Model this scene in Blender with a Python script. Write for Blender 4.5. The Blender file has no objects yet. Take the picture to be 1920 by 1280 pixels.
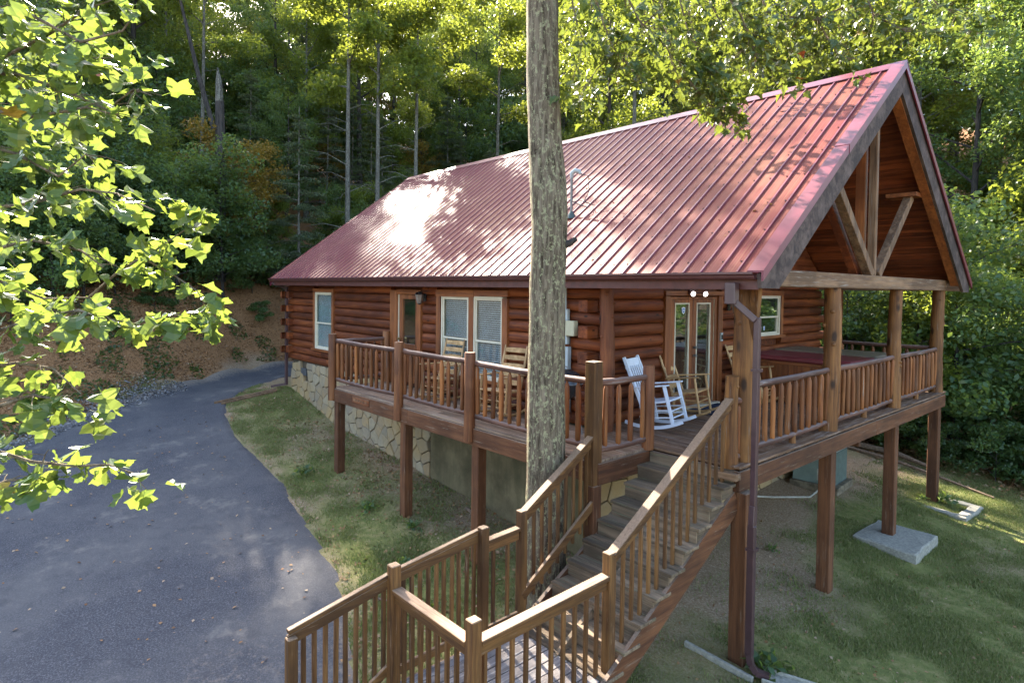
import bpy, math, random
import numpy as np
from mathutils import Vector, Matrix, Euler
R = math.radians
rng = random.Random(7)
NP = np.random.RandomState(11)
scene = bpy.context.scene
col = scene.collection

# ------------------------------------------------------------------ camera
cam = bpy.data.cameras.new('camera'); camo = bpy.data.objects.new('camera', cam); col.objects.link(camo)
cam.sensor_width = 36; cam.lens = 21.617; cam.shift_y = -0.0352; cam.clip_end = 1500; cam.clip_start = 0.05
yaw, pit, rol = R(48.2593), R(1.5262), R(0.6784)
F = Vector((-math.sin(yaw)*math.cos(pit), math.cos(yaw)*math.cos(pit), -math.sin(pit)))
RR = Vector((math.cos(yaw), math.sin(yaw), 0)); UU = RR.cross(F)
cr = RR*math.cos(rol)+UU*math.sin(rol); cu = -RR*math.sin(rol)+UU*math.cos(rol)
m = Matrix((cr, cu, -F)).transposed().to_4x4(); m.translation = Vector((3.3341, -6.8003, 2.1285))
camo.matrix_world = m
scene.camera = camo

# ------------------------------------------------------------------ light
SUN = Vector((-0.790, 0.195, 0.575)).normalized()
w = bpy.data.worlds.new("World"); scene.world = w; w.use_nodes = True
nt = w.node_tree; nt.nodes.clear()
sky = nt.nodes.new('ShaderNodeTexSky'); sky.sky_type = 'NISHITA'; sky.sun_disc = False
sky.dust_density = 2.0; sky.ozone_density = 0.6; sky.sun_elevation = math.asin(SUN.z); sky.sun_rotation = math.atan2(SUN.x, SUN.y) % (2*math.pi)
bg = nt.nodes.new('ShaderNodeBackground'); bg.inputs[1].default_value = 0.12
wo = nt.nodes.new('ShaderNodeOutputWorld')
nt.links.new(sky.outputs[0], bg.inputs[0]); nt.links.new(bg.outputs[0], wo.inputs[0])
sl = bpy.data.lights.new('sun', 'SUN'); sl.energy = 5.0; sl.angle = R(0.5); sl.color = (1, .91, .77)
so = bpy.data.objects.new('sun', sl); col.objects.link(so)
so.rotation_euler = (-SUN).to_track_quat('-Z', 'Y').to_euler(); so.location = (-20, 8, 20)
vs = scene.view_settings
scene.display_settings.display_device = 'sRGB'
vs.view_transform = 'Standard'; vs.look = 'None'; vs.exposure = 3.0; vs.gamma = 1; vs.use_curve_mapping = False
scene.render.engine = 'CYCLES'
scene.cycles.max_bounces = 7; scene.cycles.diffuse_bounces = 3; scene.cycles.glossy_bounces = 3
scene.cycles.transmission_bounces = 5; scene.cycles.transparent_max_bounces = 6

# ------------------------------------------------------------------ materials
def N(t, typ, **kw):
    n = t.nodes.new(typ)
    for k, v in kw.items(): setattr(n, k, v)
    return n
def ramp(t, fac, stops):
    r = N(t, 'ShaderNodeValToRGB'); e = r.color_ramp.elements
    while len(e) < len(stops): e.new(.5)
    for i, (p, c) in enumerate(stops):
        e[i].position = p; e[i].color = (c[0], c[1], c[2], 1) if isinstance(c, (tuple, list)) else (c, c, c, 1)
    t.links.new(fac, r.inputs[0]); return r.outputs[0]
def mix(t, fac, a, b, mode='MIX'):
    n = N(t, 'ShaderNodeMix', data_type='RGBA', blend_type=mode)
    for s, v in ((n.inputs[0], fac), (n.inputs[6], a), (n.inputs[7], b)):
        if hasattr(v, 'links'): t.links.new(v, s)
        elif isinstance(v, (tuple, list)): s.default_value = (v[0], v[1], v[2], 1)
        else: s.default_value = v
    return n.outputs[2]
def noise(t, vec, scale, detail=4, rough=.55, dist=0):
    n = N(t, 'ShaderNodeTexNoise'); n.inputs['Scale'].default_value = scale; n.inputs['Detail'].default_value = detail
    n.inputs['Roughness'].default_value = rough; n.inputs['Distortion'].default_value = dist
    t.links.new(vec, n.inputs['Vector']); return n.outputs[0]
def mapping(t, vec, sc=(1, 1, 1)):
    n = N(t, 'ShaderNodeMapping'); n.inputs['Scale'].default_value = sc; t.links.new(vec, n.inputs[0]); return n.outputs[0]
def base(name, rough=.7, spec=.3, metal=0):
    m = bpy.data.materials.new(name); m.use_nodes = True; t = m.node_tree; b = t.nodes['Principled BSDF']
    b.inputs['Roughness'].default_value = rough; b.inputs['Specular IOR Level'].default_value = spec; b.inputs['Metallic'].default_value = metal
    return m, t, b
def position(t): return N(t, 'ShaderNodeNewGeometry').outputs['Position']
def rnd(t): return N(t, 'ShaderNodeObjectInfo').outputs['Random']
def bump(t, b, h, s=.4, d=.01):
    n = N(t, 'ShaderNodeBump'); n.inputs['Strength'].default_value = s; n.inputs['Distance'].default_value = d
    t.links.new(h, n.inputs['Height']); t.links.new(n.outputs[0], b.inputs['Normal'])
def seedpos(t, axis_scale):
    """world position stretched along the grain, shifted per object so alike pieces differ"""
    r = rnd(t); mu = N(t, 'ShaderNodeMath', operation='MULTIPLY'); t.links.new(r, mu.inputs[0]); mu.inputs[1].default_value = 37.0
    cmb = N(t, 'ShaderNodeCombineXYZ')
    for i in range(3): t.links.new(mu.outputs[0], cmb.inputs[i])
    ad = N(t, 'ShaderNodeVectorMath', operation='ADD'); t.links.new(mapping(t, position(t), axis_scale), ad.inputs[0]); t.links.new(cmb.outputs[0], ad.inputs[1])
    return ad.outputs[0]
def wood(name, axis, a, b_, dark, wear=None, wear_amt=.0, rough=.6, spec=.3, var=.35, top=None, gs=1.0, iso=False, knots=0):
    m, t, b = base(name, rough, spec)
    lo, hi = (5*gs if iso else .7*gs), (5 if iso else 13)*gs
    sc = {'X': (lo, hi, hi), 'Y': (hi, lo, hi), 'Z': (hi, hi, lo)}[axis]
    v = seedpos(t, sc)
    n1 = noise(t, v, 1.6, 6, .6, .4); n2 = noise(t, v, 6, 5, .65)
    c = ramp(t, n1, [(.28, dark), (.45, a), (.68, b_)])
    c = mix(t, ramp(t, n2, [(.42, 0), (.75, .7)]), c, dark)
    # big soft patches of sun-fade / stain
    n3 = noise(t, seedpos(t, (.9, .9, .9)), 1.4, 3)
    c = mix(t, ramp(t, n3, [(.45, 0), (.62, .75)]), c, [x*.5 for x in a]); c = mix(t, ramp(t, noise(t, v, .55, 4, .6), [(.5, 0), (.66, .6)]), c, [x*1.25 for x in b_])
    if wear:
        nw = noise(t, v, 2.7, 6, .7)
        f = ramp(t, nw, [(.62-wear_amt*.4, 0), (.74-wear_amt*.4, 1)])
        if top:   # bleached on faces that look up
            sx = N(t, 'ShaderNodeSeparateXYZ'); t.links.new(N(t, 'ShaderNodeNewGeometry').outputs['Normal'], sx.inputs[0])
            f2 = ramp(t, sx.outputs[2], [(.3, 0), (.8, top)])
            mm = N(t, 'ShaderNodeMath', operation='MAXIMUM'); t.links.new(f, mm.inputs[0]); t.links.new(f2, mm.inputs[1]); f = mm.outputs[0]
        wc = ramp(t, n2, [(.3, [x*.45 for x in wear]), (.6, wear)])
        c = mix(t, f, c, wc)
    if knots:
        vo = N(t, 'ShaderNodeTexVoronoi'); vo.inputs['Scale'].default_value = 1.0; k_ = 5.2
        t.links.new(seedpos(t, {'X': (k_*.45, k_, k_), 'Y': (k_, k_*.45, k_), 'Z': (k_, k_, k_*.45)}[axis]), vo.inputs['Vector'])
        c = mix(t, ramp(t, vo.outputs['Distance'], [(knots*.55, .9), (knots, 0)]), c, [x*.35 for x in dark])
    hv = N(t, 'ShaderNodeHueSaturation'); t.links.new(c, hv.inputs['Color'])
    mr = N(t, 'ShaderNodeMapRange'); t.links.new(rnd(t), mr.inputs[0]); mr.inputs[3].default_value = 1-var; mr.inputs[4].default_value = 1+var
    t.links.new(mr.outputs[0], hv.inputs['Value'])
    t.links.new(hv.outputs[0], b.inputs['Base Color'])
    bump(t, b, n2, .5, .006)
    return m
def plain(name, c, rough=.6, spec=.3, metal=0, nz=.25, ns=8, emit=None):
    m, t, b = base(name, rough, spec, metal)
    n = noise(t, position(t), ns, 5)
    t.links.new(mix(t, ramp(t, n, [(.35, 0), (.7, 1)]), [x*(1-nz) for x in c], [min(1, x*(1+nz)) for x in c]), b.inputs['Base Color'])
    if emit: b.inputs['Emission Color'].default_value = (*emit[0], 1); b.inputs['Emission Strength'].default_value = emit[1]
    bump(t, b, n, .15, .004)
    return m
M = {}
LR, LB, LD = (.118, .026, .007), (.200, .055, .013), (.030, .009, .004)
for ax in 'XYZ':
    M['log'+ax] = wood('red_log_'+ax, ax, LR, LB, LD, rough=.62, spec=.25, var=.30, knots=.12)
    M['trim'+ax] = wood('orange_trim_'+ax, ax, (.21, .062, .018), (.29, .10, .028), (.09, .026, .010), rough=.45, spec=.4, var=.12)
    M['deck'+ax] = wood('stained_deck_timber_'+ax, ax, (.098, .036, .013), (.140, .056, .022), (.040, .016, .008), wear=(.25, .19, .14), wear_amt=.06, rough=.75, var=.15, top=.6)
    M['grey'+ax] = wood('weathered_timber_'+ax, ax, (.15, .082, .042), (.23, .135, .072), (.05, .028, .018), wear=(.24, .19, .15), wear_amt=.15, rough=.8, var=.18)
    M['board'+ax] = wood('deck_board_'+ax, ax, (.155, .078, .038), (.23, .13, .072), (.055, .029, .017), wear=(.33, .25, .20), wear_amt=.25, rough=.75, var=.22)
    M['tread'+ax] = wood('mossy_tread_'+ax, ax, (.135, .092, .056), (.20, .138, .086), (.048, .036, .023), wear=(.14, .15, .09), wear_amt=.15, rough=.85, var=.2)
    M['stair'+ax] = wood('stair_rail_timber_'+ax, ax, (.100, .042, .011), (.175, .083, .024), (.034, .015, .006), wear=(.27, .175, .11), wear_amt=.04, rough=.75, var=.2, top=.8)
    M['pole'+ax] = wood('peeled_log_'+ax, ax, (.150, .058, .014), (.235, .105, .030), (.042, .015, .006), wear=(.24, .18, .14), wear_amt=.03, rough=.6, var=.2, gs=.8, knots=.26)
    M['spindle'+ax] = wood('spindle_'+ax, ax, (.17, .055, .015), (.26, .10, .028), (.05, .02, .008), wear=(.25, .19, .15), wear_amt=.08, rough=.6, var=.35, gs=.7)
    M['soffit'+ax] = wood('dark_plank_'+ax, ax, (.15, .036, .012), (.235, .064, .020), (.032, .010, .006), rough=.55, var=.28)
    M['rake'+ax] = wood('grey_rake_board_'+ax, ax, (.066, .044, .036), (.115, .080, .066), (.028, .019, .017), rough=.85, var=.1, gs=1.2, iso=True)
    M['chair'+ax] = wood('pale_chair_wood_'+ax, ax, (.44, .26, .11), (.56, .36, .17), (.27, .15, .06), rough=.5, spec=.4, var=.12, gs=.8)
M['fascia'] = plain('brown_fascia', (.085, .026, .019), .5, .4)
M['gutter'] = plain('brown_gutter_metal', (.085, .030, .028), .35, .5, nz=.15)
M['spout'] = plain('downspout_metal', (.058, .030, .032), .35, .5, nz=.15)
M['white'] = plain('white_paint', (.66, .70, .78), .45, .4, nz=.06)
M['cream'] = plain('cream_frame', (.56, .50, .38), .5, .3, nz=.08)
M['blind'] = plain('blind_slat', (.62, .66, .74), .6, .2, nz=.05)
M['curtain'] = plain('sheer_curtain', (.55, .60, .68), .8, .1, nz=.12, ns=14)
M['black'] = plain('black_enamel', (.02, .02, .022), .25, .5)
M['steel'] = plain('steel', (.17, .165, .155), .5, .4, .3, nz=.1)
M['brass'] = plain('brass', (.55, .42, .2), .3, .5, .9, nz=.1)
M['greybox'] = plain('grey_electrical_box', (.34, .38, .38), .5, .3, nz=.1)
M['tanbox'] = plain('tan_box', (.42, .40, .27), .6, .3, nz=.1)
M['mat'] = plain('blue_doormat', (.035, .045, .075), .95, .1)
M['maroon'] = plain('maroon_vinyl_cover', (.17, .030, .035), .45, .45, nz=.2, ns=3)
M['olive'] = plain('faded_brown_vinyl_cover', (.17, .13, .085), .5, .4, nz=.2, ns=3)
M['acgreen'] = plain('green_grey_sheet_metal', (.15, .19, .165), .5, .4, nz=.12)
M['acdark'] = plain('dark_coil_metal', (.05, .075, .075), .6, .3)  # dark blue-green of the unit's inner housing and the mast flashing
M['hose'] = plain('pale_pipe', (.30, .28, .23), .6, .3)
M['concrete'] = plain('rough_concrete', (.25, .235, .195), .95, .1, nz=.22, ns=26)
M['stick'] = plain('dead_stick', (.17, .12, .085), .9, .1, nz=.4, ns=20)
M['bulb'] = plain('lit_bulb', (.9, .9, .9), .3, .3, emit=((1, .97, .92), 1.2))
M['sticker_blue'] = plain('sticker_blue', (.08, .16, .42), .4, .3, nz=.02)
M['sticker_white'] = plain('sticker_white', (.75, .78, .80), .4, .3, nz=.02)
M['lantern_glass'] = plain('lantern_glass', (.20, .16, .13), .2, .6, nz=.2)
M['dark_room_panel'] = plain('painted_room_dark', (.03, .025, .02), .9, .1)  # near-black colour stands in for the darkness of the unlit room
M['vent'] = plain('vent_metal', (.07, .07, .07), .6, .3)
def glass_mat():
    m, t, b = base('window_glass', .04, .5)
    g = N(t, 'ShaderNodeBsdfGlossy'); g.inputs['Roughness'].default_value = .03; g.inputs['Color'].default_value = (.85, .9, .9, 1)
    tr = N(t, 'ShaderNodeBsdfTransparent'); tr.inputs['Color'].default_value = (.86, .9, .88, 1)
    fr = N(t, 'ShaderNodeLayerWeight'); fr.inputs[0].default_value = .35
    ad = N(t, 'ShaderNodeMath', operation='MULTIPLY_ADD'); t.links.new(fr.outputs[1], ad.inputs[0]); ad.inputs[1].default_value = .55; ad.inputs[2].default_value = .08
    mx = N(t, 'ShaderNodeMixShader'); t.links.new(ad.outputs[0], mx.inputs[0]); t.links.new(tr.outputs[0], mx.inputs[1]); t.links.new(g.outputs[0], mx.inputs[2])
    t.links.new(mx.outputs[0], t.nodes['Material Output'].inputs[0]); return m
M['glass'] = glass_mat()
def roof_mat():
    m, t, b = base('burgundy_roof_metal', .42, .09)
    p = position(t)
    streak = noise(t, mapping(t, p, (22, .5, .5)), 1.5, 5, .6)
    big = noise(t, mapping(t, p, (.35, .5, .5)), 1.0, 4, .6)
    c = ramp(t, big, [(.3, (.118, .015, .018)), (.5, (.155, .035, .026)), (.7, (.205, .075, .042))])
    c = mix(t, ramp(t, streak, [(.45, 0), (.8, .55)]), c, (.24, .12, .07))
    n = noise(t, p, 30, 3); c = mix(t, ramp(t, n, [(.5, 0), (.8, .25)]), c, (.16, .06, .055))
    t.links.new(c, b.inputs['Base Color'])
    t.links.new(ramp(t, streak, [(.3, .46), (.7, .62)]), b.inputs['Roughness'])
    wv = N(t, 'ShaderNodeTexWave', wave_type='BANDS', bands_direction='X'); wv.inputs['Scale'].default_value = 9.0
    t.links.new(p, wv.inputs['Vector']); bump(t, b, wv.outputs[1], .25, .004)
    return m
M['roof'] = roof_mat()
M['roofrib'] = plain('burgundy_rib', (.135, .020, .034), .4, .5, nz=.2, ns=4)  # darker than the panels: the ribs' shadow side is put into the colour
def stone_mat():
    m, t, b = base('foundation_stone', .9, .15)
    p = seedpos(t, (1, 1, 1)); r = rnd(t)
    c = ramp(t, r, [(0, (.27, .21, .13)), (.25, (.33, .27, .18)), (.5, (.28, .185, .095)), (.75, (.22, .195, .155)), (1, (.34, .235, .12))])
    n = noise(t, p, 7, 6, .65); c = mix(t, ramp(t, n, [(.35, .6), (.6, 0)]), c, (.20, .165, .12))
    # ochre mud splash low down, moss further along
    sx = N(t, 'ShaderNodeSeparateXYZ'); t.links.new(position(t), sx.inputs[0])
    c = mix(t, ramp(t, noise(t, position(t), .9, 4), [(.42, 0), (.62, .6)]), c, (.33, .215, .085))
    t.links.new(c, b.inputs['Base Color']); bump(t, b, n, .8, .03); return m
M['stone'] = stone_mat()
def mossy_concrete():
    m, t, b = base('mossy_concrete_wall', .95, .1)
    p = position(t)
    n = noise(t, p, 1.3, 6, .65); n2 = noise(t, mapping(t, p, (3, 3, .7)), 2, 5)
    c = ramp(t, n, [(.3, (.070, .055, .030)), (.5, (.14, .11, .062)), (.72, (.21, .165, .09))])
    c = mix(t, ramp(t, n2, [(.45, 0), (.7, .6)]), c, (.062, .058, .030))
    t.links.new(c, b.inputs['Base Color']); bump(t, b, n2, .4, .01); return m
M['mossy'] = mossy_concrete()
M['mortar'] = plain('mortar', (.075, .058, .04), .95, .1, nz=.3)
def bark_mat(name, a, b_, lich=None, amt=.5, sc=1.0):
    m, t, b = base(name, .95, .1)
    p = seedpos(t, (9*sc, 9*sc, 1.3*sc)); n = noise(t, p, 2.2, 6, .7, .6)
    c = ramp(t, n, [(.35, a), (.6, b_)])
    if lich:
        vo = noise(t, seedpos(t, (1, 1, .7)), 22*sc, 8, .75)
        c = mix(t, ramp(t, vo, [(.60-amt*.2, 0), (.66-amt*.2, .85)]), c, lich)
    t.links.new(c, b.inputs['Base Color']); bump(t, b, n, 1.0, .05); return m
M['bark'] = bark_mat('lichened_bark', (.035, .025, .016), (.20, .158, .108), (.30, .29, .165), .38)
M['bark_dark'] = bark_mat('dark_bark', (.020, .018, .017), (.075, .065, .058))
M['bark_pale'] = bark_mat('pale_bark', (.040, .036, .030), (.140, .130, .108), (.21, .21, .165), .4)
M['twig'] = bark_mat('twig_bark', (.10, .075, .05), (.23, .18, .12))
def leaf_mat(name, cols, trans=.5, tcol=(.30, .36, .04), spec=.35, rough=.45, patch=.35, yellow=None, yamt=.0):
    m = bpy.data.materials.new(name); m.use_nodes = True; t = m.node_tree; b = t.nodes['Principled BSDF']
    b.inputs['Roughness'].default_value = rough; b.inputs['Specular IOR Level'].default_value = spec
    r = N(t, 'ShaderNodeObjectInfo').outputs['Random']
    p = position(t)
    isl = N(t, 'ShaderNodeNewGeometry').outputs['Random Per Island']
    ad = N(t, 'ShaderNodeMath', operation='ADD'); t.links.new(r, ad.inputs[0]); t.links.new(isl, ad.inputs[1])
    fr = N(t, 'ShaderNodeMath', operation='FRACT'); t.links.new(ad.outputs[0], fr.inputs[0])
    c = ramp(t, fr.outputs[0], [(i/(len(cols)-1), cc) for i, cc in enumerate(cols)])
    hv = N(t, 'ShaderNodeHueSaturation'); t.links.new(c, hv.inputs['Color'])
    mr = N(t, 'ShaderNodeMapRange'); t.links.new(r, mr.inputs[0]); mr.inputs[3].default_value = 1-patch; mr.inputs[4].default_value = 1+patch
    t.links.new(mr.outputs[0], hv.inputs['Value']); c = hv.outputs[0]
    if yellow:
        n = noise(t, p, .55, 3); c = mix(t, ramp(t, n, [(.56-yamt, 0), (.66-yamt, .85)]), c, yellow)
    t.links.new(c, b.inputs['Base Color'])
    tr = N(t, 'ShaderNodeBsdfTranslucent')
    tc = mix(t, .35, tcol, c, 'MIX'); t.links.new(mix(t, ramp(t, isl, [(0, .75), (1, 1.15)]), (0, 0, 0), tc), tr.inputs[0])
    mx = N(t, 'ShaderNodeMixShader'); mx.inputs[0].default_value = trans
    t.links.new(b.outputs[0], mx.inputs[1]); t.links.new(tr.outputs[0], mx.inputs[2])
    t.links.new(mx.outputs[0], t.nodes['Material Output'].inputs[0]); return m
M['leaf_near'] = leaf_mat('tulip_leaf', [(.075, .125, .022), (.040, .085, .026), (.105, .145, .025), (.05, .11, .036), (.13, .15, .03)], .44, (.27, .34, .045), .4, .34, .1)
M['leaf_maple'] = leaf_mat('maple_leaf', [(.065, .10, .02), (.045, .085, .025), (.095, .115, .02), (.06, .095, .02)], .38, (.23, .27, .03), .4, .35, .1)
M['leaf_yellow'] = plain('yellowed_leaf', (.36, .24, .04), .5, .3, nz=.3, ns=40)
M['leaf_red'] = plain('red_leaf', (.42, .09, .03), .5, .3, nz=.2, ns=40)
M['leaf_a'] = leaf_mat('forest_leaf_bright', [(.090, .135, .024), (.065, .110, .024), (.115, .150, .024), (.075, .12, .026)], .52, (.42, .46, .05), .35, .45, .25)
M['leaf_b'] = leaf_mat('forest_leaf_deep', [(.065, .120, .036), (.050, .105, .042), (.085, .125, .034), (.06, .115, .055)], .48, (.30, .38, .05), .4, .42, .25)
M['leaf_c'] = leaf_mat('forest_leaf_olive', [(.085, .105, .024), (.06, .085, .020), (.115, .12, .024)], .5, (.40, .38, .04), .3, .5, .25, yellow=(.20, .125, .02), yamt=-.02)
M['leaf_p'] = leaf_mat('hemlock_needle', [(.065, .090, .042), (.048, .072, .038), (.09, .11, .055)], .35, (.24, .28, .08), .3, .5, .25)
M['leaf_y'] = leaf_mat('turning_leaf', [(.22, .13, .02), (.14, .11, .02), (.30, .17, .025), (.07, .09, .02)], .4, (.40, .28, .04), .3, .5, .1)
def ground_mat():
    m, t, b = base('ground_soil', .97, .08)
    p = position(t); sx = N(t, 'ShaderNodeSeparateXYZ'); t.links.new(p, sx.inputs[0])
    n1 = noise(t, p, .55, 6, .6); n2 = noise(t, p, 7, 6, .7); n3 = noise(t, p, 35, 4, .7)
    grass = ramp(t, n2, [(.3, (.095, .105, .035)), (.5, (.15, .155, .05)), (.72, (.27, .21, .10))])
    dirt = ramp(t, n3, [(.3, (.13, .082, .048)), (.5, (.24, .165, .10)), (.7, (.36, .29, .21))])
    lit = ramp(t, n3, [(.3, (.10, .048, .022)), (.5, (.23, .115, .05)), (.72, (.36, .22, .11))])
    at = N(t, 'ShaderNodeAttribute', attribute_name='cover')   # r: how grassy, g: how much red-brown leaf litter
    sa = N(t, 'ShaderNodeSeparateColor'); t.links.new(at.outputs['Color'], sa.inputs[0])
    def thr(fac, nz, w_):
        a = N(t, 'ShaderNodeMath', operation='ADD'); t.links.new(fac, a.inputs[0]); t.links.new(nz, a.inputs[1])
        return ramp(t, a.outputs[0], [(.98-w_, 0), (.98+w_ if .98+w_ < 1 else 1, 1)]) if False else N2(t, a.outputs[0], 1-w_, 1+w_)
    f1 = thr(sa.outputs[0], n1, .16); c = mix(t, f1, dirt, grass)
    f2 = thr(sa.outputs[1], n1, .15); c = mix(t, f2, c, lit)
    t.links.new(c, b.inputs['Base Color']); bump(t, b, n3, .6, .03); return m
def N2(t, v, a, b):
    mr = N(t, 'ShaderNodeMapRange'); t.links.new(v, mr.inputs[0]); mr.inputs[1].default_value = a; mr.inputs[2].default_value = b; return mr.outputs[0]
M['ground'] = ground_mat()
def asphalt():
    m, t, b = base('asphalt', .88, .25)
    p = position(t); n = noise(t, p, 48, 4, .8); n2 = noise(t, p, .55, 6, .65); n3 = noise(t, p, 14, 4, .7)
    c = ramp(t, n, [(.3, (.020, .020, .024)), (.52, (.056, .055, .062)), (.72, (.165, .16, .16))])
    c = mix(t, ramp(t, n2, [(.40, 0), (.62, .62)]), c, (.105, .098, .094)); c = mix(t, ramp(t, noise(t, p, 2.3, 6, .7), [(.52, 0), (.70, .6)]), c, (.038, .038, .045)); c = mix(t, ramp(t, noise(t, p, 1.1, 7, .75), [(.56, 0), (.66, .55)]), c, (.175, .155, .135))
    c = mix(t, ramp(t, n3, [(.6, 0), (.8, .35)]), c, (.15, .125, .105))
    at = N(t, 'ShaderNodeAttribute', attribute_name='dust'); sa = N(t, 'ShaderNodeSeparateColor'); t.links.new(at.outputs['Color'], sa.inputs[0])
    a = N(t, 'ShaderNodeMath', operation='ADD'); t.links.new(sa.outputs[0], a.inputs[0]); t.links.new(n3, a.inputs[1])
    c = mix(t, N2(t, a.outputs[0], .85, 1.25), c, (.21, .165, .125))
    t.links.new(c, b.inputs['Base Color']); bump(t, b, n, .5, .006); return m
M['asphalt'] = asphalt()
M['grass'] = leaf_mat('grass_blade', [(.14, .165, .042), (.19, .20, .06), (.11, .145, .045), (.30, .25, .12), (.16, .175, .05)], .3, (.14, .22, .04), .25, .6, .1)
M['litter'] = leaf_mat('fallen_leaf', [(.22, .11, .045), (.31, .18, .085), (.13, .06, .027), (.38, .28, .18), (.26, .10, .035)], .1, (.2, .1, .03), .2, .7, .1)
M['pebble'] = leaf_mat('gravel_stone', [(.15, .14, .14), (.26, .25, .24), (.10, .10, .11), (.34, .30, .26)], .0, (.1, .1, .1), .2, .8, .1)

# ------------------------------------------------------------------ object helpers
def origin(p):
    while p is not None:
        if 'o' in p: return Vector(p['o'])
        p = p.parent
    return Vector((0, 0, 0))
def thing(name, label, cat, loc=(0, 0, 0), group=None):
    o = bpy.data.objects.new(name, None); col.objects.link(o); o.location = loc; o.empty_display_size = .2
    o['label'] = label; o['category'] = cat
    ORG[o.name] = Vector(loc)
    if group: o['group'] = group
    return o
ORG = {}
def org(p):
    while p is not None:
        if p.name in ORG: return ORG[p.name]
        p = p.parent
    return Vector((0, 0, 0))
def link(name, mesh, parent=None, loc=(0, 0, 0), rot=(0, 0, 0), sc=(1, 1, 1), label=None, kind=None):
    """places shared mesh; loc is a world position (relative to the thing's own origin once parented)"""
    o = bpy.data.objects.new(name, mesh); col.objects.link(o)
    if parent is not None:
        o.parent = parent
        l = Vector(loc) - (org(parent) if parent.type == 'EMPTY' else org(parent))
        if parent.type == 'MESH': l = l - parent_off(parent)
        o.location = l
    else: o.location = loc
    o.rotation_euler = rot; o.scale = sc
    if label: o['label'] = label
    if kind: o['kind'] = kind
    return o
def parent_off(p):
    v = Vector((0, 0, 0))
    while p is not None and p.type == 'MESH':
        if p.parent is not None: v += Vector(p.location)
        p = p.parent
    return v
class MB:
    def __init__(s): s.v = []; s.f = []
    def add(s, vs, fs):
        n = len(s.v); s.v += [tuple(x) for x in vs]; s.f += [tuple(i+n for i in f) for f in fs]; return s
    def box(s, x0, x1, y0, y1, z0, z1):
        return s.add([(x0, y0, z0), (x1, y0, z0), (x1, y1, z0), (x0, y1, z0), (x0, y0, z1), (x1, y0, z1), (x1, y1, z1), (x0, y1, z1)],
                     [(0, 3, 2, 1), (4, 5, 6, 7), (0, 1, 5, 4), (1, 2, 6, 5), (2, 3, 7, 6), (3, 0, 4, 7)])
    def beam(s, p, q, w_, h, up=(0, 0, 1)):
        """bar from p to q, w_ sideways and h along 'up'"""
        p = Vector(p); q = Vector(q); d = (q-p).normalized(); sd = d.cross(Vector(up)).normalized(); u = sd.cross(d).normalized()
        a = sd*w_/2; b = u*h/2
        vs = [p-a-b, p+a-b, p+a+b, p-a+b, q-a-b, q+a-b, q+a+b, q-a+b]
        return s.add(vs, [(0, 3, 2, 1), (4, 5, 6, 7), (0, 1, 5, 4), (1, 2, 6, 5), (2, 3, 7, 6), (3, 0, 4, 7)])
    def tube(s, pts, rad, n=8, cap=True, wob=0):
        pts = [Vector(p) for p in pts]; k = len(pts)
        if not isinstance(rad, (list, tuple)): rad = [rad]*k
        rings = []; prev = None
        for i in range(k):
            d = (pts[min(i+1, k-1)]-pts[max(i-1, 0)]).normalized()
            r = Vector((1, 0, 0)) if prev is None else prev
            if abs(d.dot(r)) > .95: r = Vector((0, 1, 0))
            a = (r - d*d.dot(r)).normalized(); b = d.cross(a); prev = a
            rings.append([pts[i] + (a*math.cos(2*math.pi*j/n)+b*math.sin(2*math.pi*j/n))*rad[i]*(1+(rng.uniform(-wob, wob) if wob else 0)) for j in range(n)])
        vs = [v for r in rings for v in r]; fs = []
        for i in range(k-1):
            for j in range(n):
                a = i*n+j; b = i*n+(j+1) % n; fs.append((a, b, b+n, a+n))
        if cap: fs.append(tuple(range(n-1, -1, -1))); fs.append(tuple(range((k-1)*n, k*n)))
        return s.add(vs, fs)
    def prism(s, poly, axis, a, b):
        """polygon (list of 2-tuples) extruded along axis 'X','Y' or 'Z' from a to b"""
        n = len(poly)
        def P(u, v, t): return {'X': (t, u, v), 'Y': (u, t, v), 'Z': (u, v, t)}[axis]
        vs = [P(u, v, a) for u, v in poly]+[P(u, v, b) for u, v in poly]
        return s.add(vs, [tuple(range(n)), tuple(range(2*n-1, n-1, -1))]+[(i, i+n, (i+1) % n+n, (i+1) % n) for i in range(n)])
    def mesh(s, name, mat, off=Vector((0, 0, 0)), smooth=False, bevel=0):
        me = bpy.data.meshes.new(name); me.from_pydata([(v[0]-off[0], v[1]-off[1], v[2]-off[2]) for v in s.v], [], s.f)
        if mat: me.materials.append(mat)
        me.update()
        import bmesh
        bm = bmesh.new(); bm.from_mesh(me)
        bmesh.ops.recalc_face_normals(bm, faces=bm.faces)
        if bevel: bmesh.ops.bevel(bm, geom=bm.edges[:], offset=bevel, segments=1, affect='EDGES', clamp_overlap=True)
        bm.to_mesh(me); bm.free()
        if smooth: me.shade_smooth(); me.set_sharp_from_angle(angle=R(50))
        return me
    def build(s, name, mat, parent=None, smooth=False, bevel=0, label=None, kind=None):
        off = org(parent); 
        me = s.mesh(name, mat, off, smooth, bevel)
        o = bpy.data.objects.new(name, me); col.objects.link(o)
        if parent is not None:
            o.parent = parent
            if parent.type == 'MESH': o.location = -parent_off(parent)
        if label: o['label'] = label
        if kind: o['kind'] = kind
        return o
def single(name, mb, mat, label, cat, loc, group=None, smooth=False, bevel=0, kind=None):
    me = mb.mesh(name, mat, Vector(loc), smooth, bevel); o = bpy.data.objects.new(name, me); col.objects.link(o); o.location = loc
    if label: o['label'] = label
    if cat: o['category'] = cat
    if group: o['group'] = group
    if kind: o['kind'] = kind
    return o
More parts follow.
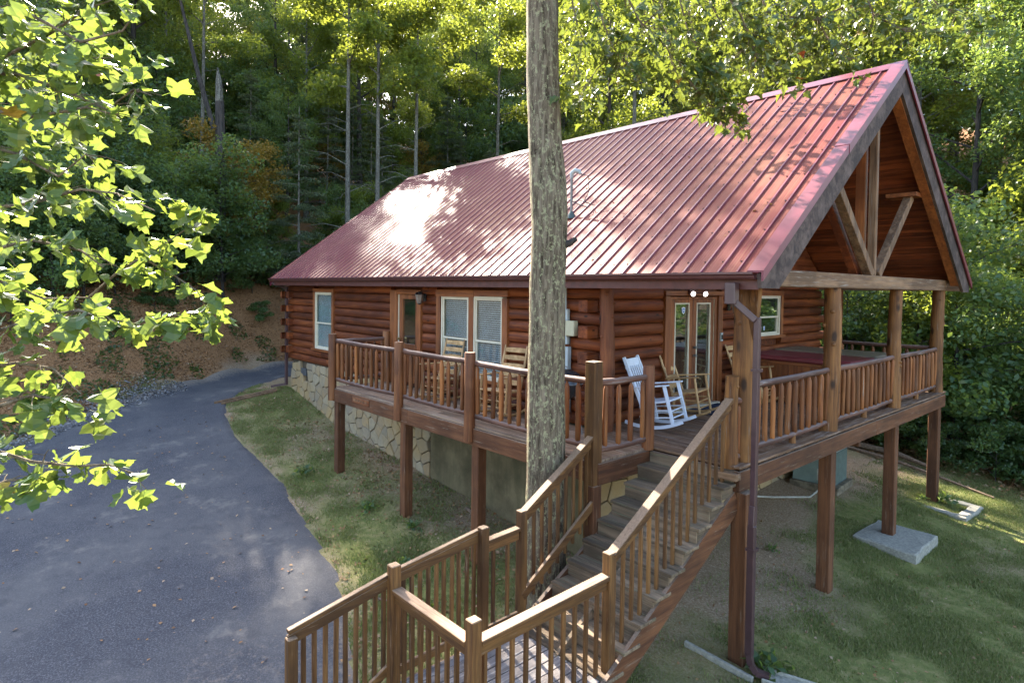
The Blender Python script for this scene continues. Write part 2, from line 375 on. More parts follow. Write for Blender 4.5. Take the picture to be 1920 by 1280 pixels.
def copy_tree(o, parent=None):
    c = o.copy(); col.objects.link(c)
    if parent is not None: c.parent = parent
    for ch in list(o.children): copy_tree(ch, c)
    return c
def fast_mesh(name, verts, faces, mat, k):
    """faces: (n,k) int array"""
    me = bpy.data.meshes.new(name); nv = len(verts); nf = len(faces)
    me.vertices.add(nv); me.vertices.foreach_set('co', np.asarray(verts, dtype=np.float32).ravel())
    me.loops.add(nf*k); me.loops.foreach_set('vertex_index', np.asarray(faces, dtype=np.int32).ravel())
    me.polygons.add(nf); me.polygons.foreach_set('loop_start', np.arange(0, nf*k, k, dtype=np.int32))
    me.update(calc_edges=True)
    if mat: me.materials.append(mat)
    me.validate(); return me

# ------------------------------------------------------------------ terrain
CP = np.array([(-14.7, .5, -.87), (-13, .5, -1.2), (-12, .5, -1.44), (-8.7, .5, -1.71), (-6, .5, -1.95), (-3, .5, -2.12), (-8.8, -.9, -1.84), (-6.2, -.9, -2.0),
 (-4.1, -.9, -2.15), (-4.85, -2.75, -2.3), (-8, -2.1, -2.15), (-10.9, -1.9, -1.8), (-14.5, -1.6, -1.3), (-16.5, -.4, -1.1), (-18, 1.6, -1.0), (-20.6, 2.8, -1.0),
 (-18, -2.3, -1.1), (-15.6, -4.6, -1.4), (-16.2, -6.15, -1.8), (-10, -5, -2.05), (-10, -8.5, -2.2), (-5.6, -6.5, -2.45), (-2, -5, -2.5), (2, -5, -2.6), (3.3, -8, -2.7), (-1, -3, -2.42),
 (-.4, .5, -2.40), (-.4, 3.2, -2.47), (-.4, 6, -2.43), (.35, 5.5, -2.54), (.35, 6.6, -2.52), (-.4, 8.8, -2.35), (-2.2, 7.6, -2.12), (-2.2, 3, -2.25), (2, 2.4, -2.5), (1, 9.7, -2.45), (4, 5, -2.7), (6, 12, -3), (8, 0, -3),
 (-1.5, 12, -2.3), (-3, 16, -1.9), (-5, 12, -1.9), (0, 22, -1.8), (-8, 10.5, -1.3), (-14, 10, -.4), (-19.5, 7, -.6), (-20, 12, -.2),
 (-19.2, -.8, -1.08), (-20.4, 1.2, -1.03), (-21.2, 3.5, -1.0), (-21.5, 7, -.8), (-18.5, 7, -.85), (-21.5, 14, -.3), (-18.5, 14, -.35), (-17, -3.6, -1.12), (-19.6, 2.4, -1.02), (-21.5, -1.4, 1.2), (-22.6, 1.2, .9), (-23.6, .2, 2.7), (-24.9, 3.2, 2.7), (-23.3, 5, .9), (-19.9, -5.1, 1.0), (-21.5, -5.0, 2.4), (-20.5, -9, 1.6), (-24, -10, 3.0), (-19.0, -7.2, .2), (-25, 10, 2.8), (-28, 0, 4.0), (-28, 12, 4.5),
 (-45, 0, 11), (-45, 25, 12), (-30, 40, 12), (-12, 30, 4), (-10, 50, 11), (10, 50, 7), (-70, 0, 22), (-60, 60, 26), (0, 90, 22), (-40, -30, 8), (-15, -20, -1), (-60, -60, 10),
 (20, 20, -4), (60, 60, -6), (60, -20, -10), (0, -40, -6), (30, -60, -10), (-120, 20, 26), (-90, 100, 34), (0, 160, 24), (120, 120, 0), (120, -120, -14), (-120, -120, 12)], dtype=float)
def _k(r): return r
_d = np.sqrt(((CP[:, None, :2]-CP[None, :, :2])**2).sum(-1))
_A = np.zeros((len(CP)+3,)*2); _A[:len(CP), :len(CP)] = _k(_d) - np.eye(len(CP))*.05; _A[:len(CP), len(CP)] = 1; _A[:len(CP), len(CP)+1:] = CP[:, :2]
_A[len(CP):, :len(CP)] = _A[:len(CP), len(CP):].T
_W = np.linalg.solve(_A, np.concatenate([CP[:, 2], [0, 0, 0]]))
def H(x, y):
    x = np.asarray(x, float); y = np.asarray(y, float); sh = x.shape; x = x.ravel(); y = y.ravel(); out = np.empty(len(x))
    for i in range(0, len(x), 20000):
        a = x[i:i+20000]; b = y[i:i+20000]
        d = np.sqrt((a[:, None]-CP[None, :, 0])**2+(b[:, None]-CP[None, :, 1])**2)
        out[i:i+20000] = _k(d)@_W[:len(CP)] + _W[-3]+_W[-2]*a+_W[-1]*b
    return out.reshape(sh)
def h1(x, y): return float(H(np.array([x]), np.array([y]))[0])

INNER = [(16, -5.6), (8, -5.3), (3, -5.0), (0, -4.4), (-3, -3.45), (-4.85, -2.75), (-6.4, -2.4), (-8, -2.1), (-9.5, -1.95), (-10.9, -1.9), (-12.5, -1.9), (-14.2, -1.6), (-15.4, -1.1), (-16.5, -.3), (-17.4, .6), (-18.0, 1.6), (-18.3, 3.5), (-18.5, 7), (-18.5, 14)]
OUTER = [(16, -15), (8, -15), (3, -15), (-1, -14.8), (-4, -14.2), (-7, -13), (-9.5, -11.6), (-11.8, -10.2), (-13.6, -8.8), (-14.9, -7.4), (-15.5, -6.2), (-16.0, -5.0), (-16.9, -3.6), (-18.0, -2.3), (-19.2, -.8), (-20.4, 1.2), (-21.2, 3.5), (-21.5, 7), (-21.5, 14)]
def spline(pts, n):
    P = [Vector((p[0], p[1])) for p in pts]; out = []
    for i in range(len(P)-1):
        p0 = P[max(i-1, 0)]; p1 = P[i]; p2 = P[i+1]; p3 = P[min(i+2, len(P)-1)]
        for j in range(n):
            t = j/n; out.append(.5*((2*p1)+(p2-p0)*t+(2*p0-5*p1+4*p2-p3)*t*t+(3*p1-p0-3*p2+p3)*t**3))
    out.append(P[-1]); return np.array([(p.x, p.y) for p in out])
IN_ = spline(INNER, 14); OUT_ = spline(OUTER, 14)
jit = np.cumsum(NP.randn(len(IN_))*.012); jit -= np.linspace(0, jit[-1], len(jit)); IN_[:, 1] += jit; IN_[:, 0] += NP.randn(len(IN_))*.015
def in_poly(x, y, poly):
    c = np.zeros(x.shape, bool); n = len(poly); j = n-1
    for i in range(n):
        xi, yi = poly[i]; xj, yj = poly[j]
        c ^= ((yi > y) != (yj > y)) & (x < (xj-xi)*(y-yi)/(yj-yi+1e-12)+xi); j = i
    return c
ROADPOLY = list(IN_[::3])+list(OUT_[::-3])
def in_road(x, y): return in_poly(np.asarray(x, float), np.asarray(y, float), ROADPOLY)
def _dist(x, y, C_):
    out = np.empty(len(x))
    for i in range(0, len(x), 20000): out[i:i+20000] = np.sqrt(((x[i:i+20000, None]-C_[None, ::3, 0])**2+(y[i:i+20000, None]-C_[None, ::3, 1])**2).min(1))
    return out
RX = np.arange(-34, 12, .2); RY = np.arange(-18, 26, .2); _rx, _ry = np.meshgrid(RX, RY, indexing='ij')
def bilin(A, x, y):
    fx = np.clip((x-RX[0])/.2, 0, len(RX)-1.001); fy = np.clip((y-RY[0])/.2, 0, len(RY)-1.001); i = fx.astype(int); j = fy.astype(int); u = fx-i; v = fy-j
    return A[i, j]*(1-u)*(1-v)+A[i+1, j]*u*(1-v)+A[i, j+1]*(1-u)*v+A[i+1, j+1]*u*v
_DI = _dist(_rx.ravel(), _ry.ravel(), IN_).reshape(_rx.shape); _DO = _dist(_rx.ravel(), _ry.ravel(), OUT_).reshape(_rx.shape)
def dist_curve(x, y, C_): return bilin(_DI if C_ is IN_ else _DO, x, y)

def cover0(x, y):
    """r grassiness, g red-brown litter"""
    g = np.full(x.shape, .35); l = np.zeros(x.shape)
    yard = (x > -18.5) & (y < .4) & (x < -2)
    g[yard] = .76
    di = dist_curve(x, y, IN_)
    g = np.where(yard & (di < .55), .25+.5*di/.55*.8, g)
    wallish = yard & (y > -.7+.3*np.sin(x*2)) & (x > -12); g[wallish] = .36
    right = (x > -1.2) & (y > -3.5); g[right] = .84
    g = np.where(right & (x < .1) & (y < 4.5) & (y > -1), .34, g)
    g = np.where((x > -4) & (x <= -1.2) & (y > .4) & (y < 10), .22, g)
    g = np.where(right & (y > 6) & (y < 8) & (x > .4) & (x < 1.6), .30, g)
    g = np.where(right & (x > .1) & (x < 2.5) & (y > 1) & (y < 6.0), .82, g)
    bank = (x < -14.8) & (dist_curve(x, y, OUT_) < 60) & ~in_road(x, y) & ((x < -16.5) | (y < -4))
    bank &= ~((x > -19.5) & (y > -1) & (di < 3))
    do = dist_curve(x, y, OUT_)
    l = np.where(bank, .85, l); g = np.where(bank, .25, g)
    l = np.where((y > 11.5), .7, l); g = np.where(y > 11.5, .45, g)
    l = np.where(wallish, .3, l)
    return g, l
_cg, _cl = cover0((_rx+.35*np.sin(_ry*2.3+_rx)+.2*np.sin(_ry*5.1-_rx*2.7)).ravel(), (_ry+.35*np.sin(_rx*2.1-_ry*.8)+.2*np.sin(_rx*4.7+_ry*1.9)).ravel())
def _blur(A, k=3):
    for _ in range(2):
        P = np.pad(A, k, mode='edge'); A = sum(P[k+i:k+i+A.shape[0], k:k+A.shape[1]] for i in range(-k, k+1))/(2*k+1); P = np.pad(A, k, mode='edge'); A = sum(P[k:k+A.shape[0], k+i:k+i+A.shape[1]] for i in range(-k, k+1))/(2*k+1)
    return A
_cg = _blur(_cg.reshape(_rx.shape)); _cl = _blur(_cl.reshape(_rx.shape))
def cover(x, y):
    g = bilin(_cg, x, y); l = bilin(_cl, x, y); di = dist_curve(x, y, IN_)
    g = np.where((x > -18.5) & (x < -2) & (y < .4) & (di < .5), np.minimum(g, .30+.55*di/.5), g); return g, l
def axis_lines(a, b, st, far):
    c = list(np.arange(a, b+1e-6, st)); s = st
    x = b
    while x < far: s *= 1.22; x += s; c.append(x)
    s = st; x = a
    while x > -far: s *= 1.22; x -= s; c.insert(0, x)
    return np.array(c)
gx = axis_lines(-24, 6, .22, 420); gy = axis_lines(-9, 13, .22, 420)
GX, GY = np.meshgrid(gx, gy, indexing='ij'); GZ = H(GX, GY)
_near = (np.abs(GX+9) < 20) & (np.abs(GY-2) < 16)
GZ = GZ + np.where(_near, .018*np.sin(GX*3.1+1)*np.sin(GY*2.7)+.012*np.sin(GX*7.3)*np.cos(GY*6.1), 0)
GZ = np.where(in_road(GX.ravel(), GY.ravel()).reshape(GX.shape), H(GX, GY)-.06, GZ)
n0, n1_ = GX.shape
V = np.stack([GX.ravel(), GY.ravel(), GZ.ravel()], 1)
idx = np.arange(n0*n1_).reshape(n0, n1_)
Fq = np.stack([idx[:-1, :-1].ravel(), idx[1:, :-1].ravel(), idx[1:, 1:].ravel(), idx[:-1, 1:].ravel()], 1)
me = fast_mesh('ground', V, Fq, M['ground'], 4); me.shade_smooth()
cg, cl = cover(GX.ravel(), GY.ravel())
ca = me.color_attributes.new('cover', 'FLOAT_COLOR', 'POINT')
ca.data.foreach_set('color', np.stack([cg, cl, cg*0, cg*0+1], 1).astype(np.float32).ravel())
gob = bpy.data.objects.new('ground', me); col.objects.link(gob); gob['kind'] = 'structure'

K = 44; nn = len(IN_)
T = np.linspace(0, 1, K+1)[None, :, None]
RP = IN_[:, None, :]*(1-T)+OUT_[:, None, :]*T
RZ = H(RP[..., 0], RP[..., 1])+.015
RZ[:, 0] -= .05; RZ[:, -1] -= .05
V = np.concatenate([RP, RZ[..., None]], 2).reshape(-1, 3); idx = np.arange(nn*(K+1)).reshape(nn, K+1)
Fq = np.stack([idx[:-1, :-1].ravel(), idx[:-1, 1:].ravel(), idx[1:, 1:].ravel(), idx[1:, :-1].ravel()], 1)
me = fast_mesh('driveway', V, Fq, M['asphalt'], 4); me.shade_smooth()
du = np.zeros((nn, K+1)); tt = T[0, :, 0]
wd = np.sqrt(((IN_-OUT_)**2).sum(1))[:, None]
du += np.clip(1-(1-tt)[None, :]*wd/.9, 0, 1)*.75 + np.clip(1-tt[None, :]*wd/.25, 0, 1)*.35
du += np.where((IN_[:, 0] > -4.4)[:, None] & (tt[None, :]*wd < 2.0), .32, 0)
ca = me.color_attributes.new('dust', 'FLOAT_COLOR', 'POINT'); ca.data.foreach_set('color', np.stack([du, du, du, du*0+1], 2).astype(np.float32).ravel())
rob = bpy.data.objects.new('driveway', me); col.objects.link(rob); rob['kind'] = 'structure'

# ------------------------------------------------------------------ the cabin
XL, XW, YF, YB = -14.7, -2.88, .5, 8.82       # left end, porch wall, front wall, back wall
EZ, SL, YR = 2.38, .747, 4.66                 # eave height, slope, ridge line
XR0 = -14.92
def zr(y): return EZ+SL*(y if y <= YR else 2*YR-y)
cabin = thing('log_cabin', 'red-brown log cabin with a burgundy metal roof and a deep gable porch', 'cabin', (-8.8, 4.66, -1.6))
b = MB(); b.box(XL+.02, XW-.06, YF+.05, YB-.05, -.03, EZ+.2)
wall = b.build('wall', M['logX'], cabin)
# log unit: length 1 along +X, rounded face towards -Y
LH = .2
def log_unit(name, mat):
    prof = [(.05, -.098), (.008, -.098), (-.028, -.088), (-.050, -.055), (-.060, 0), (-.050, .055), (-.028, .088), (.008, .098), (.05, .098)]
    b = MB(); n = len(prof); segs = 1
    vs = []; fs = []
    for k in range(segs+1):
        for (y, z) in prof: vs.append((k/segs, y, z))
    for k in range(segs):
        for j in range(n-1): fs.append((k*n+j, k*n+j+1, (k+1)*n+j+1, (k+1)*n+j))
    fs.append(tuple(range(n))); fs.append(tuple(range((segs+1)*n-1, segs*n-1, -1)))
    b.add(vs, fs); return b.mesh(name, mat, smooth=True)
LUX = log_unit('log', M['logX']); LUY = log_unit('log', M['logY'])
def cut(a, b_, holes):
    seg = [(a, b_)]
    for h0, h1_ in holes:
        ns = []
        for s, e in seg:
            if h1_ <= s or h0 >= e: ns.append((s, e))
            else:
                if h0 > s: ns.append((s, h0))
                if h1_ < e: ns.append((h1_, e))
        seg = ns
    return [x for x in seg if x[1]-x[0] > .03]
front_open = [(-13.02, -11.78, .38, 2.08), (-8.92, -7.64, -.1, 2.10), (-7.10, -4.88, .36, 2.10)]
side_open = [(2.20, 4.12, -.1, 2.12), (5.28, 6.68, 1.10, 2.14)]
for k in range(11):
    zc = -.02+LH*(k+.5)
    hs = [(a, b_) for a, b_, z0, z1 in front_open if zc+.06 > z0 and zc-.06 < z1]
    even = k % 2 == 0
    for s, e in cut(XL-(.30 if even else .0), XW+(.22 if even else -.06), hs):
        joints = [s, e] if e-s < 4 else [s, s+(e-s)*rng.uniform(.35, .65), e]
        for a, c in zip(joints[:-1], joints[1:]): link('log', LUX, wall, (a+.002, YF, zc+rng.uniform(-.003, .003)), sc=(c-a-.006, 1, 1))
    hs = [(a, b_) for a, b_, z0, z1 in side_open if zc+.06 > z0 and zc-.06 < z1]
    for s, e in cut(YF-.0, YB+(.0 if even else .30), hs):
        link('log', LUY, wall, (XW, s+.002, zc), rot=(0, 0, R(90)), sc=(e-s-.006, 1, 1))
    if not even:
        link('log', LUY, wall, (XL, YF+.3, zc), rot=(0, 0, R(-90)), sc=(.62, 1, 1))
    if k % 2: 
        link('log', LUX, wall, (XW-.25, YB-.0, zc), rot=(0, 0, 0), sc=(.2, 1, 1))
# square log ends of the side wall passing the corner
be = MB(); be.box(-.09, .09, 0, .27, -.096, .096); LE = be.mesh('log_end', M['logY'], bevel=.015)
for k in range(11):
    zc = -.02+LH*(k+.5)
    if k % 2: link('log_end', LE, wall, (XW-.055, YF-.27, zc), sc=(1+.06*(k % 3), 1, 1)); link('log_end', LE, wall, (XL+.12, YF-.20, zc), sc=(1, .8, 1)); link('log_end', LE, wall, (XW-.1, YB+.02, zc))

def FW(u, d, z): return (u, YF-d, z)
def SW(u, d, z): return (XW+d, u, z)
def wbox(b, P, u0, u1, d0, d1, z0, z1):
    a = P(u0, d0, z0); c = P(u1, d1, z1)
    return b.box(min(a[0], c[0]), max(a[0], c[0]), min(a[1], c[1]), max(a[1], c[1]), min(a[2], c[2]), max(a[2], c[2]))
def wpart(name, P, boxes, mat, parent, bevel=0, **kw):
    b = MB()
    for q in boxes: wbox(b, P, *q)
    return b.build(name, mat, parent, bevel=bevel, **kw)
def double_hung(P, u0, u1, z0, z1, parent, blind='blind', ax='X', frame='cream', panes_only=False):
    """one sash window: window > frame, sash, pane, blind"""
    fr = .035; zm = z0+(z1-z0)*.46
    win = wpart('window', P, [(u0, u0+fr, -.02, .075, z0, z1), (u1-fr, u1, -.02, .075, z0, z1), (u0+fr, u1-fr, -.02, .075, z1-fr, z1), (u0+fr, u1-fr, -.02, .085, z0, z0+fr)], M[frame], parent)
    s = .035
    for (a, c, d) in ((z0+fr, zm+.02, .035), (zm-.02, z1-fr, .055)):
        wpart('sash', P, [(u0+fr, u0+fr+s, d-.02, d, a, c), (u1-fr-s, u1-fr, d-.02, d, a, c), (u0+fr+s, u1-fr-s, d-.02, d, a, a+s), (u0+fr+s, u1-fr-s, d-.02, d, c-s, c)], M[frame if d > .05 else 'trimX'] if False else M[frame], win)
        wpart('pane', P, [(u0+fr+s, u1-fr-s, d-.012, d-.008, a+s, c-s)], M['glass'], win)
    if blind == 'blind':
        bs = []; z = z1-fr-.02
        while z > z0+fr+.02: bs.append((u0+fr+.01, u1-fr-.01, -.012, -.002, z-.026, z)); z -= .040
        wpart('blind', P, bs, M['blind'], win)
    elif blind == 'curtain':
        n = 26; vs = []; 
        b = MB()
        for i in range(n+1):
            u = u0+fr+(u1-u0-2*fr)*i/n; d = -.008+.008*math.sin(i*1.9)
            vs += [P(u, d, z0+fr), P(u, d, z1-fr)]
        b.add(vs, [(2*i, 2*i+2, 2*i+3, 2*i+1) for i in range(n)]); b.build('curtain', M['curtain'], win)
    wpart('dark_room_panel', P, [(u0+.01, u1-.01, -.045, -.02, z0+.01, z1-.01)], M['dark_room_panel'], win)  # flat sheet behind the glass, room darkness painted as its colour
    return win
def casing(P, u0, u1, z0, z1, wd, parent, ax, sill=True, top=True):
    wpart('trim', P, [(u0, u0+wd, -.04, .095, z0, z1-wd)], M['trimZ'], parent, bevel=.006)
    wpart('trim', P, [(u1-wd, u1, -.04, .095, z0, z1-wd)], M['trimZ'], parent, bevel=.006)
    wpart('trim', P, [(u0-.01, u1+.01, -.04, .1, z1-wd, z1)], M['trim'+ax], parent, bevel=.006)
    if sill: wpart('sill', P, [(u0-.05, u1+.05, -.04, .13, z0-.06, z0+.0)], M['trim'+ax], parent, bevel=.006)
# left window, double window
w1 = double_hung(FW, -12.92, -11.88, .44, 1.98, cabin, 'curtain'); casing(FW, -13.02, -11.78, .44, 2.08, .10, w1, 'X')
w2 = double_hung(FW, -6.92, -6.02, .44, 1.98, cabin); casing(FW, -7.08, -5.86, .44, 2.10, .14, w2, 'X')
w3 = double_hung(FW, -5.86, -5.02, .44, 1.98, cabin)
wpart('trim', FW, [(-5.02, -4.88, -.04, .095, .44, 1.96)], M['trimZ'], w3, bevel=.006); wpart('trim', FW, [(-5.84, -4.87, -.04, .1, 1.985, 2.10)], M['trimX'], w3, bevel=.006)
wpart('sill', FW, [(-5.80, -4.83, -.04, .13, .38, .44)], M['trimX'], w3)
w4 = double_hung(SW, 5.38, 6.56, 1.20, 2.06, cabin, None, 'Y'); casing(SW, 5.28, 6.68, 1.20, 2.16, .11, w4, 'Y')
# side door of the front wall: wide stile, half-light door
d1 = wpart('door', FW, [(-8.58, -8.46, -.02, .04, .06, 1.98), (-7.93, -7.80, -.02, .04, .06, 1.98), (-8.46, -7.93, -.02, .04, 1.88, 1.98), (-8.46, -7.93, -.02, .04, .78, .90), (-8.46, -7.93, -.02, .025, .20, .78), (-8.46, -7.93, -.02, .04, .06, .20)], M['trimZ'], cabin, bevel=.006)
wpart('pane', FW, [(-8.46, -7.93, .0, .006, .90, 1.88)], M['glass'], d1); wpart('dark_room_panel', FW, [(-8.46, -7.93, -.035, -.025, .9, 1.88)], M['dark_room_panel'], d1)
wpart('trim', FW, [(-8.90, -8.62, -.04, .095, .0, 2.08)], M['trimZ'], d1, bevel=.006); wpart('trim', FW, [(-7.79, -7.66, -.04, .095, .0, 2.08)], M['trimZ'], d1, bevel=.006)
wpart('trim', FW, [(-8.615, -7.795, -.04, .09, 1.99, 2.09)], M['trimX'], d1, bevel=.006); wpart('door_stop', FW, [(-8.615, -8.585, -.02, .05, .02, 1.98)], M['cream'], d1)
bk = MB(); bk.tube([(-8.52, YF-.05, 1.0), (-8.52, YF-.11, 1.0)], [.02, .028], 8); bk.build('handle', M['brass'], d1, smooth=True)
# french doors in the porch wall
fd = wpart('french_door', SW, [(2.36, 2.44, -.03, .06, .02, 2.02), (3.86, 3.94, -.03, .06, .02, 2.02), (2.44, 3.86, -.03, .06, 1.985, 2.02)], M['trimZ'], cabin)
for (a, c) in ((2.445, 3.135), (3.145, 3.855)):
    lf = wpart('door_leaf', SW, [(a, a+.13, -.02, .035, .04, 1.98), (c-.13, c, -.02, .035, .04, 1.98), (a+.13, c-.13, -.02, .035, 1.90, 1.98), (a+.13, c-.13, -.02, .035, .04, .29)], M['trimZ'], fd, bevel=.005)
    b2 = MB()
    for q in ((a+.115, a+.14, .02, .045, .275, 1.915), (c-.14, c-.115, .02, .045, .275, 1.915), (a+.14, c-.14, .02, .045, 1.89, 1.915), (a+.14, c-.14, .02, .045, .275, .30)): wbox(b2, SW, *q)
    b2.build('glazing_bead', M['cream'], fd)
    wpart('pane', SW, [(a+.13, c-.13, .008, .014, .29, 1.90)], M['glass'], fd)
wpart('dark_room_panel', SW, [(2.45, 3.85, -.04, -.03, .1, 1.97)], M['dark_room_panel'], fd)
wpart('trim', SW, [(2.21, 2.345, -.04, .095, .0, 2.04)], M['trimZ'], fd, bevel=.006); wpart('trim', SW, [(3.955, 4.11, -.04, .095, .0, 2.04)], M['trimZ'], fd, bevel=.006)
wpart('trim', SW, [(2.20, 4.12, -.04, .1, 2.045, 2.13)], M['trimY'], fd, bevel=.006)
wpart('threshold', SW, [(2.36, 3.94, -.03, .16, .004, .035)], M['cream'], fd); wpart('weather_strip', SW, [(3.856, 3.862, .036, .05, .05, 1.98)], M['cream'], fd)
for nm, z in (('handle', .95), ('lock', 1.10)): bk = MB(); bk.tube([(XW+.04, 3.185, z), (XW+.10, 3.185, z)], [.022, .03], 8); bk.build(nm, M['steel'], fd, smooth=True)
# shield-shaped alarm stickers
def sticker(P, u, z, s, d, parent):
    sh = [(-.5, .5), (0, .62), (.5, .5), (.5, -.05), (.3, -.45), (0, -.65), (-.3, -.45), (-.5, -.05)]
    for k, (sc_, mt, dd) in enumerate(((1, 'sticker_white', 0), (.74, 'sticker_blue', .003))):
        b = MB(); n = len(sh); vs = [P(u+x*s*sc_, d+dd, z+y*s*sc_) for x, y in sh]+[P(u+x*s*sc_, d+dd+.002, z+y*s*sc_) for x, y in sh]
        b.add(vs, [tuple(range(n)), tuple(range(2*n-1, n-1, -1))]+[(i, i+n, (i+1) % n+n, (i+1) % n) for i in range(n)]); b.build('alarm_sticker', M[mt], parent)
    b = MB()
    for zz in (.12, -.05): wbox(b, P, u-s*.2, u+s*.2, d+.006, d+.008, z+zz*s-.06*s, z+zz*s+.03*s)
    b.build('sticker_mark', M['sticker_white'], parent)
sticker(SW, 2.86, 1.78, .10, .02, fd); sticker(SW, 5.86, 1.36, .07, .06, w4)
# gable wall above the porch, horizontal planks
planks = MB(); planks.prism([(.35, 2.2), (YR, zr(YR)-.28), (2*YR-.35, 2.2)], 'X', XW-.08, XW-.03); gw = planks.build('gable_wall', M['soffitY'], cabin)
z = 2.2; 
while z < 5.45:
    z2 = min(z+.185, 5.5); y0 = max(.25, (z+.22-EZ)/SL+.02); y0b = max(.25, (z2+.22-EZ)/SL+.02)
    b = MB(); b.prism([(y0, z), (2*YR-y0, z), (2*YR-y0b, z2-.012), (y0b, z2-.012)], 'X', XW-.028, XW+rng.uniform(-.004, .012)); b.build('plank', M['soffitY'], gw); z = z2
# porch ceiling, boards along the ridge direction
def slope_strip(b, y0, y1, x0, x1, off0, off1):
    """slab between two y's following the roof, off = depth below the metal (vertical)"""
    vs = []
    for x in (x0, x1):
        for y, o in ((y0, off0), (y1, off0), (y1, off1), (y0, off1)): vs.append((x, y, zr(y)-o))
    return b.add(vs, [(0, 1, 2, 3), (7, 6, 5, 4), (0, 4, 5, 1), (1, 5, 6, 2), (2, 6, 7, 3), (3, 7, 4, 0)])
b = MB(); slope_strip(b, .035, YR-.005, XR0+.03, -.045, .02, .17); slope_strip(b, YR+.005, 2*YR, XR0+.03, -.045, .02, .17)
roof = b.build('roof', M['soffitX'], cabin)
y = YR+.03
while y < 2*YR-.1:
    y2 = min(y+.15, 2*YR-.02); b = MB(); slope_strip(b, y, y2-.010, XW+.01, -.06, .172, .186+rng.uniform(0, .008)); b.build('ceiling_board', M['soffitX'], roof); y = y2
b = MB(); slope_strip(b, .35, YR-.03, XW+.01, -.06, .172, .19); b.build('ceiling', M['soffitX'], roof)
# metal panels and ribs
pb = MB(); vs = []
for x in (0, .232):
    for y, o in ((-.06, .0), (YR-.01, .0), (YR-.01, .012), (-.06, .012)): vs.append((x, y, EZ+SL*y-o+.014))
pb.add(vs, [(0, 1, 2, 3), (7, 6, 5, 4), (0, 4, 5, 1), (1, 5, 6, 2), (2, 6, 7, 3), (3, 7, 4, 0)])
PM = pb.mesh('roof_panel', M['roof'])
rb = MB(); vs = []
nrm = Vector((0, -SL, 1)).normalized()
for y in (-.065, YR-.02):
    c = Vector((0, y, EZ+SL*y+.014))
    for x, h in ((-.020, -.01), (.020, -.01), (.010, .020), (-.010, .020)): vs.append(tuple(c+nrm*h+Vector((x, 0, 0))))
rb.add(vs, [(0, 1, 2, 3), (7, 6, 5, 4), (0, 4, 5, 1), (1, 5, 6, 2), (2, 6, 7, 3), (3, 7, 4, 0)])
RM = rb.mesh('roof_rib', M['roofrib'])
x = XR0; i = 0
while x < -.2:
    link('roof_panel', PM, roof, (x+.004, 0, rng.uniform(-.001, .001))); link('roof_rib', RM, roof, (x+.24, 0, 0)); x += .24; i += 1
b = MB(); slope_strip(b, YR+.01, 2*YR+.06, XR0, 0, -.014, .0)
x = XR0+.24
while x < -.1: slope_strip(b, YR+.02, 2*YR+.06, x-.02, x+.02, -.04, -.013); x += .24
b.build('back_slope', M['roof'], roof)
b = MB(); vs = []
for x in (XR0-.02, .05):
    for y, zz in ((YR-.17, zr(YR-.17)+.05), (YR, zr(YR)+.06), (YR+.17, zr(YR-.17)+.05), (YR+.17, zr(YR-.17)+.038), (YR, zr(YR)+.046), (YR-.17, zr(YR-.17)+.038)): vs.append((x, y, zz))
b.add(vs, [(0, 1, 4, 5), (1, 2, 3, 4), (11, 10, 7, 6), (10, 9, 8, 7), (0, 6, 7, 1), (1, 7, 8, 2), (5, 4, 10, 11), (4, 3, 9, 10), (0, 5, 11, 6), (2, 8, 9, 3)])
b.build('ridge_cap', M['roofrib'], roof)
sb = MB()
for i in range(62):
    for q in range(9):
        y = .12+q*.56; x = XR0+.24*(i+1)-.045+(q % 2)*.0; c = Vector((x, y, EZ+SL*y+.016)); sb.box(c.x-.008, c.x+.008, c.y-.008, c.y+.008, c.z-.004, c.z+.014)
sb.build('roof_screws', M['gutter'], roof, kind='stuff')
# rake trim (bent metal) and rake boards
for y0, y1 in ((-.08, 2.35), (2.33, YR), (YR, 2*YR+.08)):
    b = MB(); up = .008 if y0 == 2.33 else 0
    slope_strip(b, y0, y1, -.15, .045+up, -.052-up, -.030); slope_strip(b, y0, y1, .02+up, .045+up, -.030, .07); b.build('rake_trim', M['roofrib'], roof)
for side in (0, 1):
    b = MB(); yy = [(-.02, 2.17), (.42, 2.17), (YR, zr(YR)-.46), (YR, zr(YR)-.0), (-.06, EZ-.045)]
    if side: yy = [(2*YR-a, c) for a, c in yy]
    b.prism(yy, 'X', -.045, .0 if side == 0 else -.001); b.build('rake_board', M['rakeY'], roof)
b = MB(); slope_strip(b, -.06, YR, XR0-.03, XR0, -.03, .2); slope_strip(b, YR, 2*YR+.06, XR0-.03, XR0, -.03, .2); b.build('rake_trim', M['roofrib'], roof)
b = MB(); b.prism([(.1, 2.2), (YR, zr(YR)-.15), (2*YR-.1, 2.2)], 'X', XL-.0, XL+.05); b.build('gable_wall', M['logY'], cabin)
